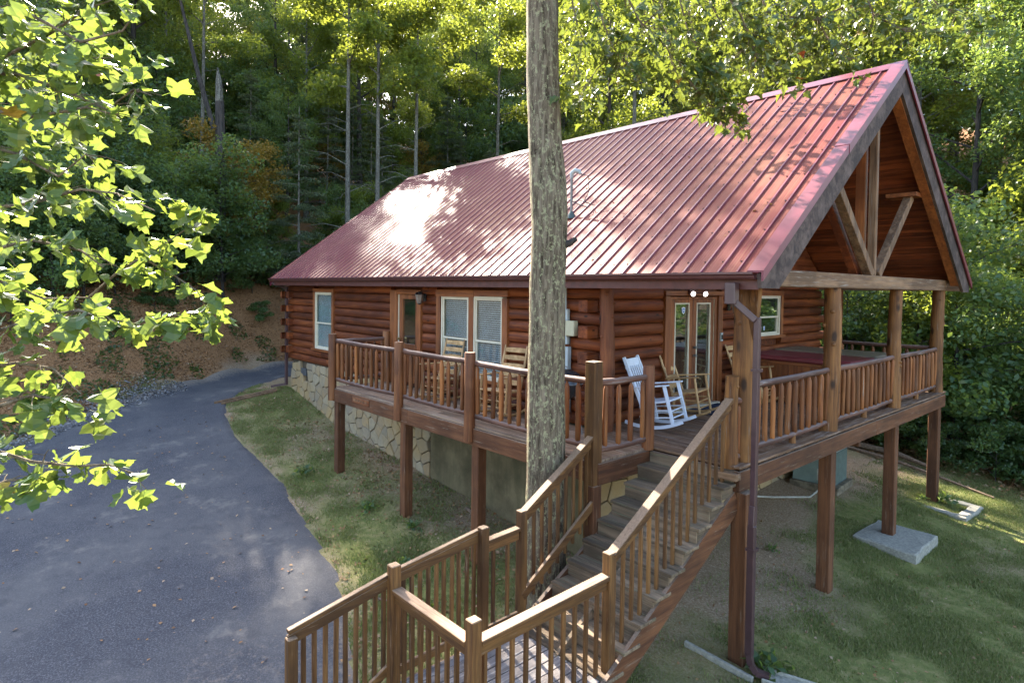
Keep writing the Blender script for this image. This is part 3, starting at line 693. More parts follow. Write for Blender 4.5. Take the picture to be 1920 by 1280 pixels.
# gutters, fascia, soffit, eave beam
b = MB(); b.box(XR0+.02, -.05, .0, .03, 2.155, EZ-.03); b.build('fascia', M['fascia'], roof)
b = MB(); b.box(XR0+.02, XW, .03, .46, 2.175, 2.19); b.build('soffit', M['fascia'], roof)
b = MB(); g = [(-.004, 2.355), (-.004, 2.270), (-.075, 2.270), (-.10, 2.29), (-.105, 2.315), (-.135, 2.33), (-.135, 2.355), (-.125, 2.355), (-.125, 2.335), (-.095, 2.315), (-.088, 2.292), (-.068, 2.280), (-.014, 2.280), (-.014, 2.355)]
b.prism(g, 'X', XR0+.0, -.06); gut = b.build('gutter', M['gutter'], roof)
sb = MB()
x = XR0+.4
while x < -.2: sb.box(x-.012, x+.012, -.13, -.004, 2.357, 2.361); x += .61
sb.build('gutter_strap', M['steel'], gut)
b = MB(); b.box(XW-.3, -.06, .38, .54, 2.192, 2.37); b.build('eave_beam', M['fascia'], cabin)
b = MB(); b.box(XR0+.1, XW-.3, .40, .55, 2.192, 2.3); b.build('eave_beam', M['fascia'], cabin)
b = MB(); b.box(XW-.3, -.06, 2*YR-.56, 2*YR-.4, 2.192, 2.37); b.build('eave_beam', M['greyX'], cabin)
b = MB(); b.box(-.62, -.05, .06, .20, 2.185, 2.36); b.build('lookout', M['greyX'], cabin)
# truss of the open gable
TX0, TX1 = -.47, -.27
b = MB(); b.box(TX0, TX1, .34, 2*YR-.34, 2.2, 2.42); tie = b.build('tie_beam', M['greyY'], cabin, bevel=.01)
b = MB(); b.box(TX0+.02, TX1+.004, 2*YR-.335, 2*YR-.12, 2.2, 2.40); b.build('beam_end', M['trimY'], cabin)
b = MB(); b.box(-.43, -.31, YR-.12, YR-.02, 2.423, zr(YR)-.33); b.build('king_post', M['greyZ'], cabin, bevel=.008)
b = MB(); b.box(-.62, -.48, YR-.15, YR-.03, 2.40, zr(YR)-.25); b.build('king_post', M['trimZ'], cabin)
for (p, q, mt) in (((-.365, 4.49, 2.43), (-.365, 2.80, 3.90), 'greyZ'), ((-.365, 4.78, 2.43), (-.365, 6.45, 3.93), 'greyZ')):
    b = MB(); b.beam(p, q, .15, .13, (1, 0, 0)); b.build('brace', M[mt], cabin, bevel=.008)
b = MB(); b.beam((-.56, 4.45, 2.40), (-.56, 2.85, 3.9), .12, .12, (1, 0, 0)); b.build('brace', M['soffitY'], cabin)
b = MB(); b.box(-.70, -.2, 6.25, 6.68, 3.93, 4.0); b.build('brace_cap', M['trimY'], cabin)
for s in (0, 1):
    b = MB(); ys = (.5, YR-.02) if not s else (YR+.02, 2*YR-.5)
    slope_strip(b, ys[0], ys[1], -.20, -.05, .19, .50); b.build('rafter', M['trimY'], cabin)
# second truss against the wall, only its left corner brace shows
b = MB(); b.box(XW+.02, XW+.14, .9, 1.02, 2.2, 2.9); b.build('corner_post', M['trimZ'], cabin)
# peeled log posts
M['redpoleZ'] = wood('red_peeled_log', 'Z', (.15, .042, .014), (.24, .085, .028), (.04, .013, .007), rough=.6, var=.1, gs=.8, knots=.28)
def log_post(x, y, z0, z1, r, seed, mat='poleZ', name='log_post', parent=None, flare=0, lean=0):
    rr = random.Random(seed); n = 12; pts = []; rad = []
    for i in range(n+1):
        t = i/n; pts.append((x+.012*math.sin(t*5+seed)+lean*t, y+.012*math.cos(t*4+seed*2), z0+(z1-z0)*t))
        rad.append(r*(1.06-.12*t)*(1+rr.uniform(-.04, .04))+(flare*max(0, t-.85)/.15 if flare else 0))
    b = MB(); b.tube(pts, rad, 14)
    for k in range(rr.randint(5, 9)):   # knots
        t = rr.uniform(.05, .95); a = rr.uniform(-2.6, 1.2); zc = z0+(z1-z0)*t; dirv = Vector((math.cos(a), math.sin(a), .15)); c = Vector((x, y, zc))
        b.tube([c+dirv*r*.6, c+dirv*r*.98, c+dirv*(r*1.10)], [r*.32, r*.26, r*.14], 7)
    return b.build(name, M[mat], parent or cabin, smooth=True)
log_post(-.43, .46, -.02, 2.19, .145, 3, flare=.03); log_post(-.42, 3.10, .0, 2.2, .125, 5, lean=.01); log_post(-.42, 6.04, 0, 2.2, .115, 8); log_post(-.42, 8.78, 0, 2.2, .125, 9)
log_post(-2.62, .44, .0, 2.19, .112, 12, 'redpoleZ'); log_post(-2.45, 8.80, .0, 2.19, .11, 15, 'logZ')
b = MB(); b.beam((-.33, .44, 1.55), (-.22, .30, 2.18), .10, .10, (1, 0, 0)); b.build('knee_brace', M['poleZ'], cabin)

# foundation: separate stones on a mortar wall
fo = MB(); fo.box(XL+.03, XW-.03, YF+.045, YB-.04, -3.2, -.035); found = fo.build('foundation', M['mortar'], cabin)
def clip(poly, a, b_, c):     # keep a*x+b*y<=c
    out = []
    for i in range(len(poly)):
        p, q = poly[i], poly[(i+1) % len(poly)]; dp = a*p[0]+b_*p[1]-c; dq = a*q[0]+b_*q[1]-c
        if dp <= 0: out.append(p)
        if dp*dq < 0: t = dp/(dp-dq); out.append((p[0]+(q[0]-p[0])*t, p[1]+(q[1]-p[1])*t))
    return out
def stones(P, u0, u1, z0, z1, step, parent, mat, gap=.012, depth=(.02, .05), ground=None, holes=()):
    sites = []; r = random.Random(4); nu = int((u1-u0)/step)+1; nz = int((z1-z0)/(step*.8))+1
    for i in range(-1, nu+2):
        for j in range(-1, nz+2): sites.append((u0+(i+.5*(j % 2)+r.uniform(-.36, .36))*step, z0+(j+.5+r.uniform(-.36, .36))*step*.8))
    for s in sites:
        if not (u0 <= s[0] <= u1 and z0 <= s[1] <= z1): continue
        if ground and s[1] < ground(s[0])-.25: continue
        if any(h[0] < s[0] < h[1] and h[2] < s[1] < h[3] for h in holes): continue
        poly = [(u0, z0), (u1, z0), (u1, z1), (u0, z1)]
        for q in sites:
            if q is s: continue
            dx, dy = q[0]-s[0], q[1]-s[1]; L = math.hypot(dx, dy)
            if L > step*2.6: continue
            a, c = dx/L, dy/L; poly = clip(poly, a, c, a*(s[0]+q[0])/2+c*(s[1]+q[1])/2-gap)
            if len(poly) < 3: break
        if len(poly) < 3: continue
        d = r.uniform(*depth); n = len(poly); cx = sum(p[0] for p in poly)/n; cz = sum(p[1] for p in poly)/n
        sh = [(cx+(p[0]-cx)*.93, cz+(p[1]-cz)*.93) for p in poly]
        vs = [P(p[0], -.05, p[1]) for p in poly]+[P(p[0], d*.6, p[1]) for p in poly]+[P(p[0], d, p[1]) for p in sh]
        fs = [tuple(range(2*n, 3*n))]+[(i, (i+1) % n, n+(i+1) % n, n+i) for i in range(n)]+[(n+i, n+(i+1) % n, 2*n+(i+1) % n, 2*n+i) for i in range(n)]
        b = MB(); b.add(vs, fs); b.build('stone', mat, parent)
gl = lambda u: h1(u, YF)
stones(FW, XL+.0, -7.35, -2.35, -.04, .32, found, M['stone'], gap=.008, ground=gl, holes=((-13.95, -13.6, -.45, -.18),))
wpart('plaster_face', FW, [(-7.33, XW-.02, -.045, .022, -3.1, -.04)], M['mossy'], found)
stones(SW, YF, YB-.1, -2.7, -.04, .46, found, M['stone'], gap=.01, depth=(.012, .03), ground=lambda u: h1(XW, u))
wpart('vent', FW, [(-13.95, -13.6, -.02, .03, -.42, -.22)], M['vent'], found)

# ------------------------------------------------------------------ deck
deck = thing('deck', 'raised stained timber deck on tall square posts around the cabin porch', 'deck', (-1.8, 3, -2.2))
XS = -.33; YD = -.90; XDL = -8.98
def bx(name, x0, x1, y0, y1, z0, z1, mat, parent, bevel=.006, **kw):
    b = MB(); b.box(min(x0, x1), max(x0, x1), min(y0, y1), max(y0, y1), min(z0, z1), max(z0, z1)); return b.build(name, M[mat], parent, bevel=bevel, **kw)
# boards (run along X)
M['sideX'] = wood('sunlit_deck_board', 'X', (.22, .135, .085), (.32, .215, .145), (.08, .048, .03), wear=(.36, .28, .21), wear_amt=.25, rough=.75, var=.2)  # paler copy of the porch boards, with sunlight put into the colour
y = YD; i = 0
while y < YB-.05:
    y2 = min(y+.138, 9.0)
    if y < .18: x0, x1 = XDL, -1.62
    else: x0, x1 = XW+.0, XS
    if .18 <= y < .46: x0 = XDL if y2 < YF-.05 else XW
    dz = rng.uniform(-.002, .002)
    if x1-x0 > 5:
        xm = x0+(x1-x0)*rng.choice((.35, .5, .65)); bx('deck_board', x0, xm-.003, y, y2-.008, -.035+dz, dz, 'sideX' if y < .18 else 'boardX', deck, .003); bx('deck_board', xm+.003, x1, y, y2-.008, -.035+dz, dz, 'sideX' if y < .18 else 'boardX', deck, .003)
    else: bx('deck_board', x0, x1, y, y2-.008, -.035+dz, dz, 'sideX' if y < .18 else 'boardX', deck, .003)
    y = y2
# a slightly bowed nosing strip over the side deck rim
bx('rim_beam', XDL, -6.0, YD-.04, YD-.002, -.30, -.03, 'deckX', deck); bx('rim_beam', -5.995, -1.62, YD-.04, YD-.002, -.30, -.035, 'deckX', deck)
bx('rim_beam', XDL-.04, XDL-.002, YD-.04, .45, -.30, -.03, 'deckY', deck)
bx('rim_beam', -1.618, -1.58, YD-.04, .18, -.30, -.03, 'deckY', deck)
bx('rim_beam', XS+.002, XS+.04, .12, 4.8, -.285, -.036, 'deckY', deck); bx('rim_beam', XS+.002, XS+.042, 4.803, 9.02, -.29, -.036, 'deckY', deck)
bx('rim_cap', XS-.14, XS+.046, .12, 9.03, -.001, .028, 'boardY', deck)
bx('rim_beam', -1.58, XS, .13, .168, -.30, -.036, 'deckX', deck); bx('rim_beam', -2.9, XS, 9.0, 9.04, -.30, -.03, 'deckX', deck)
for x in np.arange(-8.6, -1.7, .6): bx('joist', x, x+.04, YD, .45, -.27, -.04, 'deckY', deck, 0)
for yy in np.arange(.7, 8.9, .6): bx('joist', -2.85, XS, yy, yy+.04, -.27, -.04, 'deckX', deck, 0)
bx('ledger', -2.86, -.5, 4.6, 4.7, -.5, -.27, 'deckX', deck, 0)
# square posts down to the ground
def gpost(x, y, top, s=.19, mat='deckZ', par=None, extra=.15): 
    return bx('support_post', x-s/2, x+s/2, y-s/2, y+s/2, h1(x, y)-extra, top, mat, par or deck, .008)
for x in (-8.86, -6.2, -4.1, -2.75): gpost(x, -.82, -.30, .17)
for yy in (3.10, 6.04, 8.82): gpost(-.43, yy, -.29, .19)
gpost(-.33, .28, -.30, .20); gpost(-2.7, 8.85, -.3, .17); gpost(-1.66, -.95, -.30, .15)
# railings of peeled spindles
def spindle_mesh(name, r, h, seed):
    rr = random.Random(seed); b = MB(); pts = []; rad = []
    prof = [(0, .45), (.05, .95), (.2, 1.0), (.5, 1.02), (.8, .97), (.93, .92), (.965, .6), (1, .42)]
    for t, q in prof: pts.append((.004*math.sin(t*4+seed), .004*math.cos(t*3+seed), h*t)); rad.append(r*q*(1+rr.uniform(-.04, .04)))
    b.tube(pts, rad, 9); return b.mesh(name, M['spindleZ'], smooth=True)
SPM = [spindle_mesh('spindle', .036, .78, s) for s in range(4)]
def log_rail(p, q, r, name, mat, parent, sag=.0, seed=0):
    p = Vector(p); q = Vector(q); n = 9; rr = random.Random(seed); pts = []; rad = []
    for i in range(n+1):
        t = i/n; c = p.lerp(q, t); c.z -= sag*4*t*(1-t); c.z += rr.uniform(-.004, .004); pts.append(c); rad.append(r*(1.08-.16*t)*(1+rr.uniform(-.05, .05)))
    b = MB(); b.tube(pts, rad, 10); return b.build(name, M[mat], parent, smooth=True)
def railing(p, q, n, parent, zt=.955, zb=.155, seed=0, ax='X', label=None, blocks=()):
    """railing part > top_rail, bottom_rail, spindles"""
    p = Vector(p); q = Vector(q)
    tr = log_rail((p.x, p.y, zt), (q.x, q.y, zt), .043, 'railing', 'grey'+ax if False else 'rail'+ax, parent, .012, seed)
    log_rail((p.x, p.y, zb), (q.x, q.y, zb), .038, 'bottom_rail', 'rail'+ax, tr, .02, seed+50)
    rr = random.Random(seed+9)
    for i in range(n):
        t = (i+.5)/n; c = p.lerp(q, t)
        link('spindle', SPM[rr.randrange(4)], tr, (c.x, c.y, zb+.01-.02*4*t*(1-t)), rot=(rr.uniform(-.012, .012), rr.uniform(-.012, .012), rr.uniform(0, 6)), sc=(rr.uniform(.85, 1.12), rr.uniform(.9, 1.1), (zt-zb-.04)/.78))
    for t in blocks:
        c = p.lerp(q, t); b = MB(); b.tube([(c.x, c.y, .0), (c.x, c.y, zb-.02)], [.05, .045], 8); b.build('rail_block', M['poleZ'], tr, smooth=True)
    return tr
for ax in 'XY':
    M['rail'+ax] = wood('railing_log_'+ax, ax, (.095, .040, .025), (.15, .070, .044), (.036, .018, .013), wear=(.34, .28, .25), wear_amt=.10, rough=.75, var=.15, top=.35, gs=.8)
def rail_post(x, y, z0, z1, r=.075, sq=False, mat='poleZ', seed=1, parent=None):
    if sq: return bx('rail_post', x-r, x+r, y-r, y+r, z0, z1, mat, parent or deck, .008)
    b = MB(); b.tube([(x, y, z0), (x+.003, y, (z0+z1)/2), (x, y, z1-.012), (x, y, z1)], [r*1.03, r, r*.97, r*.90], 12); return b.build('rail_post', M[mat], parent or deck, smooth=True)
M['postZ'] = wood('rail_post_wood', 'Z', (.15, .050, .017), (.235, .095, .033), (.05, .018, .009), rough=.6, var=.15, gs=.8)
YR_ = YD-.045
rail_post(XDL+.02, YR_, -.28, 1.13, .085, mat='postZ'); rail_post(-6.28, YR_, -.26, 1.15, .085, mat='postZ'); rail_post(-4.19, YR_, -.24, 1.14, .088, mat='postZ')
rail_post(XDL+.02, .36, -.05, 1.14, .085, mat='postZ')
bx('rail_post', -1.76, -1.60, -1.02, -.86, -1.25, 1.24, 'stairZ', deck)
rail_post(-1.62, .12, -.02, 1.12, .082, mat='postZ')
YL = YD+.03
railing((XDL+.02, YL), (-6.28, YL), 13, deck, .985, .17, 1); railing((-6.28, YL), (-4.19, YL), 11, deck, .985, .17, 2); railing((-4.19, YL), (-1.72, YL), 13, deck, .97, .15, 3)
railing((XDL+.02, YL), (XDL+.02, .36), 6, deck, .98, .17, 4, 'Y'); railing((-1.66, -.86), (-1.62, .12), 4, deck, .97, .13, 5, 'Y')
XRL = -.42
railing((XRL, .46), (XRL, 3.10), 12, deck, .955, .16, 6, 'Y', blocks=(.52,)); railing((XRL, 3.10), (XRL, 6.04), 14, deck, .955, .16, 7, 'Y', blocks=(.5,)); railing((XRL, 6.04), (XRL, 8.78), 13, deck, .955, .16, 8, 'Y', blocks=(.5,))
railing((XRL, 8.80), (-2.45, 8.80), 9, deck, .97, .16, 9, 'X'); 
# stub post at the stair head and its short rail to the big corner post
log_post(-.46, .20, -.03, 1.10, .085, 21, 'postZ2' if False else 'poleZ', 'rail_post', deck)
railing((-.44, .22), (-.42, .44), 1, deck, .80, .12, 10, 'Y')
bx('post_foot', -.60, -.28, .02, .14, -.13, -.05, 'greyX', deck)
pl = bx('plaque', -8.05, -7.35, YD-.05, YD-.041, -.20, -.07, 'deckX', deck)
bx('plaque_face', -8.03, -7.37, YD-.056, YD-.0505, -.185, -.085, 'trimX', pl, 0)
for i in range(6): bx('carved_mark', -7.98+i*.095, -7.94+i*.095+rng.uniform(0, .02), YD-.060, YD-.0565, -.165+rng.uniform(0, .02), -.115+rng.uniform(0, .015), 'greyX', pl, 0)

# ------------------------------------------------------------------ stairs and landing
st = thing('staircase', 'weathered wooden staircase with a railed landing going down from the deck', 'staircase', (-1.0, -2, -2.4))
SX0, SX1 = -1.60, -.36; RISE, RUN = .178, .265; YT = .128; NS = 9
for k in range(1, NS+1):
    z = -k*RISE; y0 = YT-k*RUN
    x1 = SX1+.03
    for j in range(2):
        yy = y0+.002+j*.138; bx('tread', SX0, x1, yy-.02, yy+.112, z-.036, z+rng.uniform(0, .002), 'treadX', st, .004)
    bx('riser', SX0+.03, x1-.035, y0+RUN-.022, y0+RUN-.002, z+.003, z+RISE-.038, 'treadX', st, 0)
    # stepped cut-out blocks showing on the outside of the stringer
    bx('stringer_block', SX1-.045, SX1-.005, y0+.005, y0+RUN-.025, z-RISE+.02, z-.038, 'treadY', st, 0)
bx('riser', SX0+.03, SX1, YT-.0, YT+.02, -RISE+.003, -.036, 'treadX', st, 0) if False else None
YE = YT-NS*RUN; ZL = -NS*RISE-.02
for x, nm in ((SX1-.005, 'deckY'), (SX0-.0, 'deckY'), ((SX0+SX1)/2, 'treadY')):
    b = MB(); b.beam((x, YT+.05, -.40), (x, YE-.02, ZL-.14), .045, .27); b.build('stringer', M[nm], st)
# landing
M['landY'] = wood('grey_landing_board', 'Y', (.16, .135, .125), (.26, .225, .205), (.07, .055, .05), wear=(.30, .27, .25), wear_amt=.3, rough=.8, var=.2)
LX0, LX1, LY0, LY1 = -1.66, -.40, -3.86, YE+.10
x = LX0
while x < LX1-.03:
    x2 = min(x+.14, LX1); bx('landing_board', x, x2-.012, LY0, LY1, ZL-.035, ZL+rng.uniform(-.002, .002), 'landY', st, .003); x = x2
bx('landing_rim', LX0, LX1, LY0-.04, LY0-.002, ZL-.22, ZL-.02, 'stairX', st); bx('landing_rim', LX0-.042, LX0-.002, LY0-.04, LY1, ZL-.22, ZL-.02, 'stairY', st); bx('landing_rim', LX1+.002, LX1+.042, LY0-.04, LY1, ZL-.22, ZL-.02, 'stairY', st)
def sq(x, y, z1, s=.10, z0=None): return bx('newel_post', x-s/2, x+s/2, y-s/2, y+s/2, (h1(x, y)-.15 if z0 is None else z0), z1, 'stairZ', st, .007)
sq(-.44, -2.12, -.42, .10); sq(-.44, -3.80, -.49, .10); sq(-1.65, -3.80, -.47, .10); sq(-1.65, -2.72, -.385, .095); sq(-1.65, -2.17, -.335, .095); 
sq(-1.65, -4.78, -.80, .085)
BALM = MB().box(-.018, .018, -.018, .018, 0, 1).mesh('baluster', M['stairZ'], bevel=.003)
def sloped_rail(p, q, n, zb_p, zb_q, parent=st, cap=(.09, .04), name='handrail', under=True, low=True):
    """handrail > cap, balusters; p,q top centre points; zb = z of baluster feet at each end"""
    p = Vector(p); q = Vector(q); L = (q-p).length
    b = MB(); b.beam(p, q, cap[0], cap[1]); hr = b.build(name, M['stairY' if abs(q.y-p.y) > abs(q.x-p.x) else 'stairX'], parent, bevel=.005)
    dz = Vector((0, 0, -.075)); side = (q-p).cross(Vector((0, 0, 1))).normalized()*.035
    b = MB(); b.beam(p+dz-side*.0, q+dz-side*.0, .035, .09); b.build('under_rail', M['stairY' if abs(q.y-p.y) > abs(q.x-p.x) else 'stairX'], hr, bevel=.004)
    side2 = side
    for i in range(n):
        t = (i+.6)/(n+.2); c = p.lerp(q, t)+side2; z0 = zb_p+(zb_q-zb_p)*t
        link('baluster', BALM, hr, (c.x, c.y, z0), rot=(rng.uniform(-.006, .006), rng.uniform(-.006, .006), 0), sc=(1, 1, c.z-.03-z0))
    if low:
        b = MB(); b.beam((p.x, p.y, zb_p+.06), (q.x, q.y, zb_q+.06), .035, .085); b.build('bottom_rail', M['stairY' if abs(q.y-p.y) > abs(q.x-p.x) else 'stairX'], hr, bevel=.004)
    return hr
sloped_rail((-.44, .13, .82), (-.44, -2.10, -.46), 15, -.20, -1.64, cap=(.11, .045), low=False)
sloped_rail((-1.66, -.94, .34), (-1.65, -2.15, -.37), 9, -.75, -1.50, cap=(.10, .045), low=False)
b = MB(); b.beam((-1.62, -.90, -.46), (-1.62, -2.18, -1.30), .04, .10); b.build('side_brace', M['stairY'], st, bevel=.004)
sloped_rail((-.44, -2.17, -.65), (-.44, -3.75, -.69), 10, ZL-.12, ZL-.12, cap=(.11, .045), low=False)
sloped_rail((-.49, -3.80, -.70), (-1.60, -3.80, -.70), 8, ZL-.12, ZL-.12, cap=(.11, .045), low=False)
sloped_rail((-1.65, -2.22, -.53), (-1.65, -2.67, -.55), 2, ZL+.06, ZL+.05, cap=(.09, .04))
sloped_rail((-1.70, -2.72, -.43), (-1.70, -3.80, -.57), 11, ZL+.07, ZL+.02, cap=(.055, .04))
sloped_rail((-1.70, -3.80, -.575), (-1.68, -4.80, -.76), 10, ZL+.10, ZL-.40, cap=(.055, .04))
for x in (-1.3, -.8): bx('cross_brace', x, x+.05, LY0+.1, LY1-.1, ZL-.25, ZL-.04, 'stairY', st, 0)

# ------------------------------------------------------------------ chairs (built facing +X, origin on the floor)
def rocker(label, mat, slats):
    t = thing('rocking_chair', label, 'rocking chair', (0, 0, 0), 'rocking chairs on the deck')
    mx = {'w': ('white', 'white', 'white'), 'n': ('chairX', 'chairY', 'chairZ')}[mat]
    W = .27
    for s in (-1, 1):
        b = MB(); pts = []
        for i in range(11):
            u = -.50+i*.092; pts.append((u, s*W, .03+.11*((u+.02)/.5)**2))
        b.tube(pts, [.022]*11, 6) if mat == 'n' else [b.beam(pts[i], pts[i+1], .026, .05) for i in range(10)]
        b.build('rocker', M[mx[0]], t)
        b = MB(); b.tube([(.24, s*W, .06), (.215, s*W, .40), (.20, s*W, .66)], [.021]*3, 8) if mat == 'n' else b.beam((.27, s*W, .06), (.20, s*W, .66), .045, .04, (1, 0, 0)); b.build('leg', M[mx[2]], t)
        b = MB(); pp = [(-.20, s*W*.88, .06), (-.22, s*W*.88, .42), (-.34, s*W*.88, .85), (-.42, s*W*.86, 1.15)]
        if mat == 'n': b.tube(pp, [.021, .022, .02, .016], 8)
        else: [b.beam(pp[i], pp[i+1], .035, .045, (1, 0, 0)) for i in range(3)]
        b.build('leg', M[mx[2]], t)
        b = MB(); b.beam((-.30, s*W, .665), (.27, s*W*1.02, .675), .075, .022); b.build('arm', M[mx[0]], t, bevel=.006)
    b = MB(); b.beam((-.23, 0, .395), (.24, 0, .43), W*2+.03, .03); b.build('seat', M[mx[1]], t, bevel=.008)
    b = MB()
    for z in (.16, .27): b.tube([(.235, -W, z), (.235, W, z)], .012, 6); b.tube([(-.21, -W*.9, z), (-.21, W*.9, z)], .012, 6)
    for s in (-1, 1):
        for z in (.18, .29): b.tube([(-.21, s*W*.93, z), (.235, s*W, z)], .012, 6)
    b.build('stretcher', M[mx[1]], t, smooth=True)
    def bk(z): return -.22-(z-.42)*(.20/.73)*1.0
    if slats == 'ladder':
        for z in (.52, .66, .80, .94, 1.07):
            b = MB(); n = 6; vs = []
            for i in range(n+1):
                y = -W*.86+2*W*.86*i/n; bow = -.025*(1-(y/(W*.86))**2); hz = .035+.008*(1-(y/(W*.86))**2)
                vs += [(bk(z)+bow, y, z-hz), (bk(z)+bow, y, z+hz), (bk(z)+bow-.011, y, z+hz), (bk(z)+bow-.011, y, z-hz)]
            fs = [(4*i+a, 4*i+(a+1) % 4, 4*i+4+(a+1) % 4, 4*i+4+a) for i in range(n) for a in range(4)]+[(0, 1, 2, 3), (4*n+3, 4*n+2, 4*n+1, 4*n)]
            b.add(vs, fs); b.build('back_slat', M[mx[1]], t)
    else:
        b = MB(); b.beam((bk(1.06)-.01, -W*.86, 1.04), (bk(1.06)-.01, W*.86, 1.04), .03, .16, (0, 0, 1)); b.build('top_rail', M['white'], t, bevel=.006)
        b = MB(); b.beam((bk(.5), -W*.86, .5), (bk(.5), W*.86, .5), .03, .06, (0, 0, 1)); b.build('lower_rail', M['white'], t)
        for i in range(6):
            y = -W*.66+i*W*.264; b = MB(); b.beam((bk(.50), y, .50), (bk(1.0), y, 1.0), .030, .014, (1, 0, 0)); b.build('back_slat', M['white'], t)
    return t
cw = rocker('white rocking chair with vertical back slats beside the peeled log post', 'w', 'bars'); cw.location = (-2.20, 1.34, .012); cw.rotation_euler = (0, R(-8), R(12)); cw.scale = (1.02, 1.02, .98)
c1 = rocker('pale wood ladder-back rocker right in front of the french doors', 'n', 'ladder'); c1.location = (-2.40, 2.46, .008); c1.rotation_euler = (0, R(-6), R(12))
for lab, loc, a in (('pale wood ladder-back rocker half hidden behind the thick corner post', (-2.25, 4.45, 0), 5),
                    ('pale wood ladder-back rocker under the left pane of the double window', (-6.30, -.02, 0), -78),
                    ('pale wood ladder-back rocker under the double window, just left of the big tree trunk', (-4.52, -.02, 0), -78)):
    c = copy_tree(c1); c['label'] = lab; pt_ = -6 if a > 0 else -1; c.location = (loc[0], loc[1], .008 if a > 0 else 0); c.rotation_euler = (0, R(pt_), R(a))

# ------------------------------------------------------------------ things on the porch
ht = thing('hot_tub', 'square hot tub with wood sides and a worn maroon and brown cover', 'hot tub', (-1.70, 6.2, 0))
HX0, HX1, HY0, HY1 = -2.72, -.78, 4.95, 7.30
bb = bx('tub_body', HX0+.05, HX1-.05, HY0+.05, HY1-.05, .0, .80, 'fascia', ht)
n = 14
for i in range(n):
    x = HX0+.04+(HX1-HX0-.08)*i/n; bx('side_board', x+.003, x+(HX1-HX0-.08)/n-.003, HY0+.022, HY0+.048, .03, .78, 'trimZ', ht, 0)
    yy = HY0+.04+(HY1-HY0-.08)*i/n; bx('side_board', HX1-.048, HX1-.022, yy+.003, yy+(HY1-HY0-.08)/n-.003, .03, .78, 'trimZ', ht, 0)
bx('trim_board', HX0, HX1, HY0, HY0+.04, .74, .80, 'trimX', ht)
ym = 6.15
bx('cover', HX0-.02, HX1+.02, HY0-.02, ym-.01, .805, .90, 'maroon', ht, .025); bx('cover', HX0-.02, HX1+.02, ym+.01, HY1+.02, .805, .92, 'olive', ht, .025)
gr = thing('grill', 'small black kettle grill on metal legs against the log wall', 'grill', (-2.95, -.12, 0))
def lathe(prof, c, n=18):
    b = MB(); vs = []; k = len(prof)
    for (r_, z) in prof:
        for j in range(n): a = 2*math.pi*j/n; vs.append((c[0]+r_*math.cos(a), c[1]+r_*math.sin(a), c[2]+z))
    fs = [(i*n+j, i*n+(j+1) % n, (i+1)*n+(j+1) % n, (i+1)*n+j) for i in range(k-1) for j in range(n)]
    return b.add(vs, fs)
G = (-2.95, -.12, 0)
lathe([(.01, .50), (.12, .51), (.21, .58), (.26, .70), (.27, .74)], G).build('bowl', M['black'], gr, smooth=True)
lathe([(.275, .745), (.262, .79), (.21, .88), (.12, .935), (.01, .95)], G).build('lid', M['black'], gr, smooth=True)
b = MB(); b.tube([(G[0]-.05, G[1], .95), (G[0]-.05, G[1], .985), (G[0]+.05, G[1], .985), (G[0]+.05, G[1], .95)], .010, 6); b.build('handle', M['steel'], gr)
lathe([(.272, .738), (.283, .742), (.272, .748)], G).build('rim_band', M['steel'], gr)
for a in (20, 140, 260):
    b = MB(); b.tube([(G[0]+.17*math.cos(R(a)), G[1]+.17*math.sin(R(a)), .56), (G[0]+.29*math.cos(R(a)), G[1]+.29*math.sin(R(a)), .0)], .011, 6); b.build('leg', M['steel'], gr)
b = MB(); b.add([(-2.78, 2.75, .006), (-2.05, 2.75, .006), (-2.05, 3.85, .006), (-2.78, 3.85, .006), (-2.78, 2.75, .02), (-2.05, 2.75, .02), (-2.05, 3.85, .02), (-2.78, 3.85, .02)], [(0, 3, 2, 1), (4, 5, 6, 7), (0, 1, 5, 4), (1, 2, 6, 5), (2, 3, 7, 6), (3, 0, 4, 7)])
single('doormat', b, M['mat'], 'dark blue doormat on the boards before the french doors', 'doormat', (-2.4, 3.3, .006))
# electrical boxes
eb = thing('electrical_panel', 'tall grey electrical meter panel on the log wall behind the big trunk', 'electrical panel', (-3.42, .40, .5))
bx('cabinet', -3.56, -3.32, .33, .415, .18, 1.22, 'greybox', eb); bx('meter_box', -3.55, -3.36, .35, .415, 1.26, 1.82, 'greybox', eb); lathe([(.0, 0), (.07, .0), (.07, .05)], (-3.46, .34, 1.5)).build('meter', M['glass'], eb)
b = MB(); b.tube([(-3.44, .39, 1.82), (-3.44, .39, 2.19)], .02, 8); b.build('conduit', M['greybox'], eb)
b = MB(); b.box(-3.38, -3.17, .30, .40, 1.40, 1.64); tb = single('junction_box', b, M['tanbox'], 'pale tan plastic box on the log ends at the corner', 'junction box', (-3.28, .4, 1.4), bevel=.01)
ORG[tb.name] = Vector((-3.28, .4, 1.4)); b = MB(); b.tube([(-3.33, .39, 1.40), (-3.34, .40, .9), (-3.30, .41, .1)], .006, 5); b.build('cable', M['black'], tb)
def lantern(P, u, z, label):
    c = P(u, .16, z); t = thing('wall_lantern', label, 'wall lantern', P(u, .1, z), 'lanterns on the log walls')
    wpart('backplate', P, [(u-.05, u+.05, .08, .10, z-.08, z+.08)], M['black'], t)
    b = MB(); b.tube([P(u, .1, z+.05), P(u, .17, z+.13), P(u, .22, z+.10)], .009, 6); b.build('arm', M['black'], t)
    c = P(u, .22, z-.12)
    lathe([(.045, 0), (.085, .17), (.088, .18)], c, 6).build('glass_shade', M['lantern_glass'], t); lathe([(.10, .18), (.06, .22), (.012, .245)], c, 6).build('cap', M['black'], t)
    lathe([(.012, -.03), (.048, -.005), (.046, .002)], c, 6).build('base', M['black'], t)
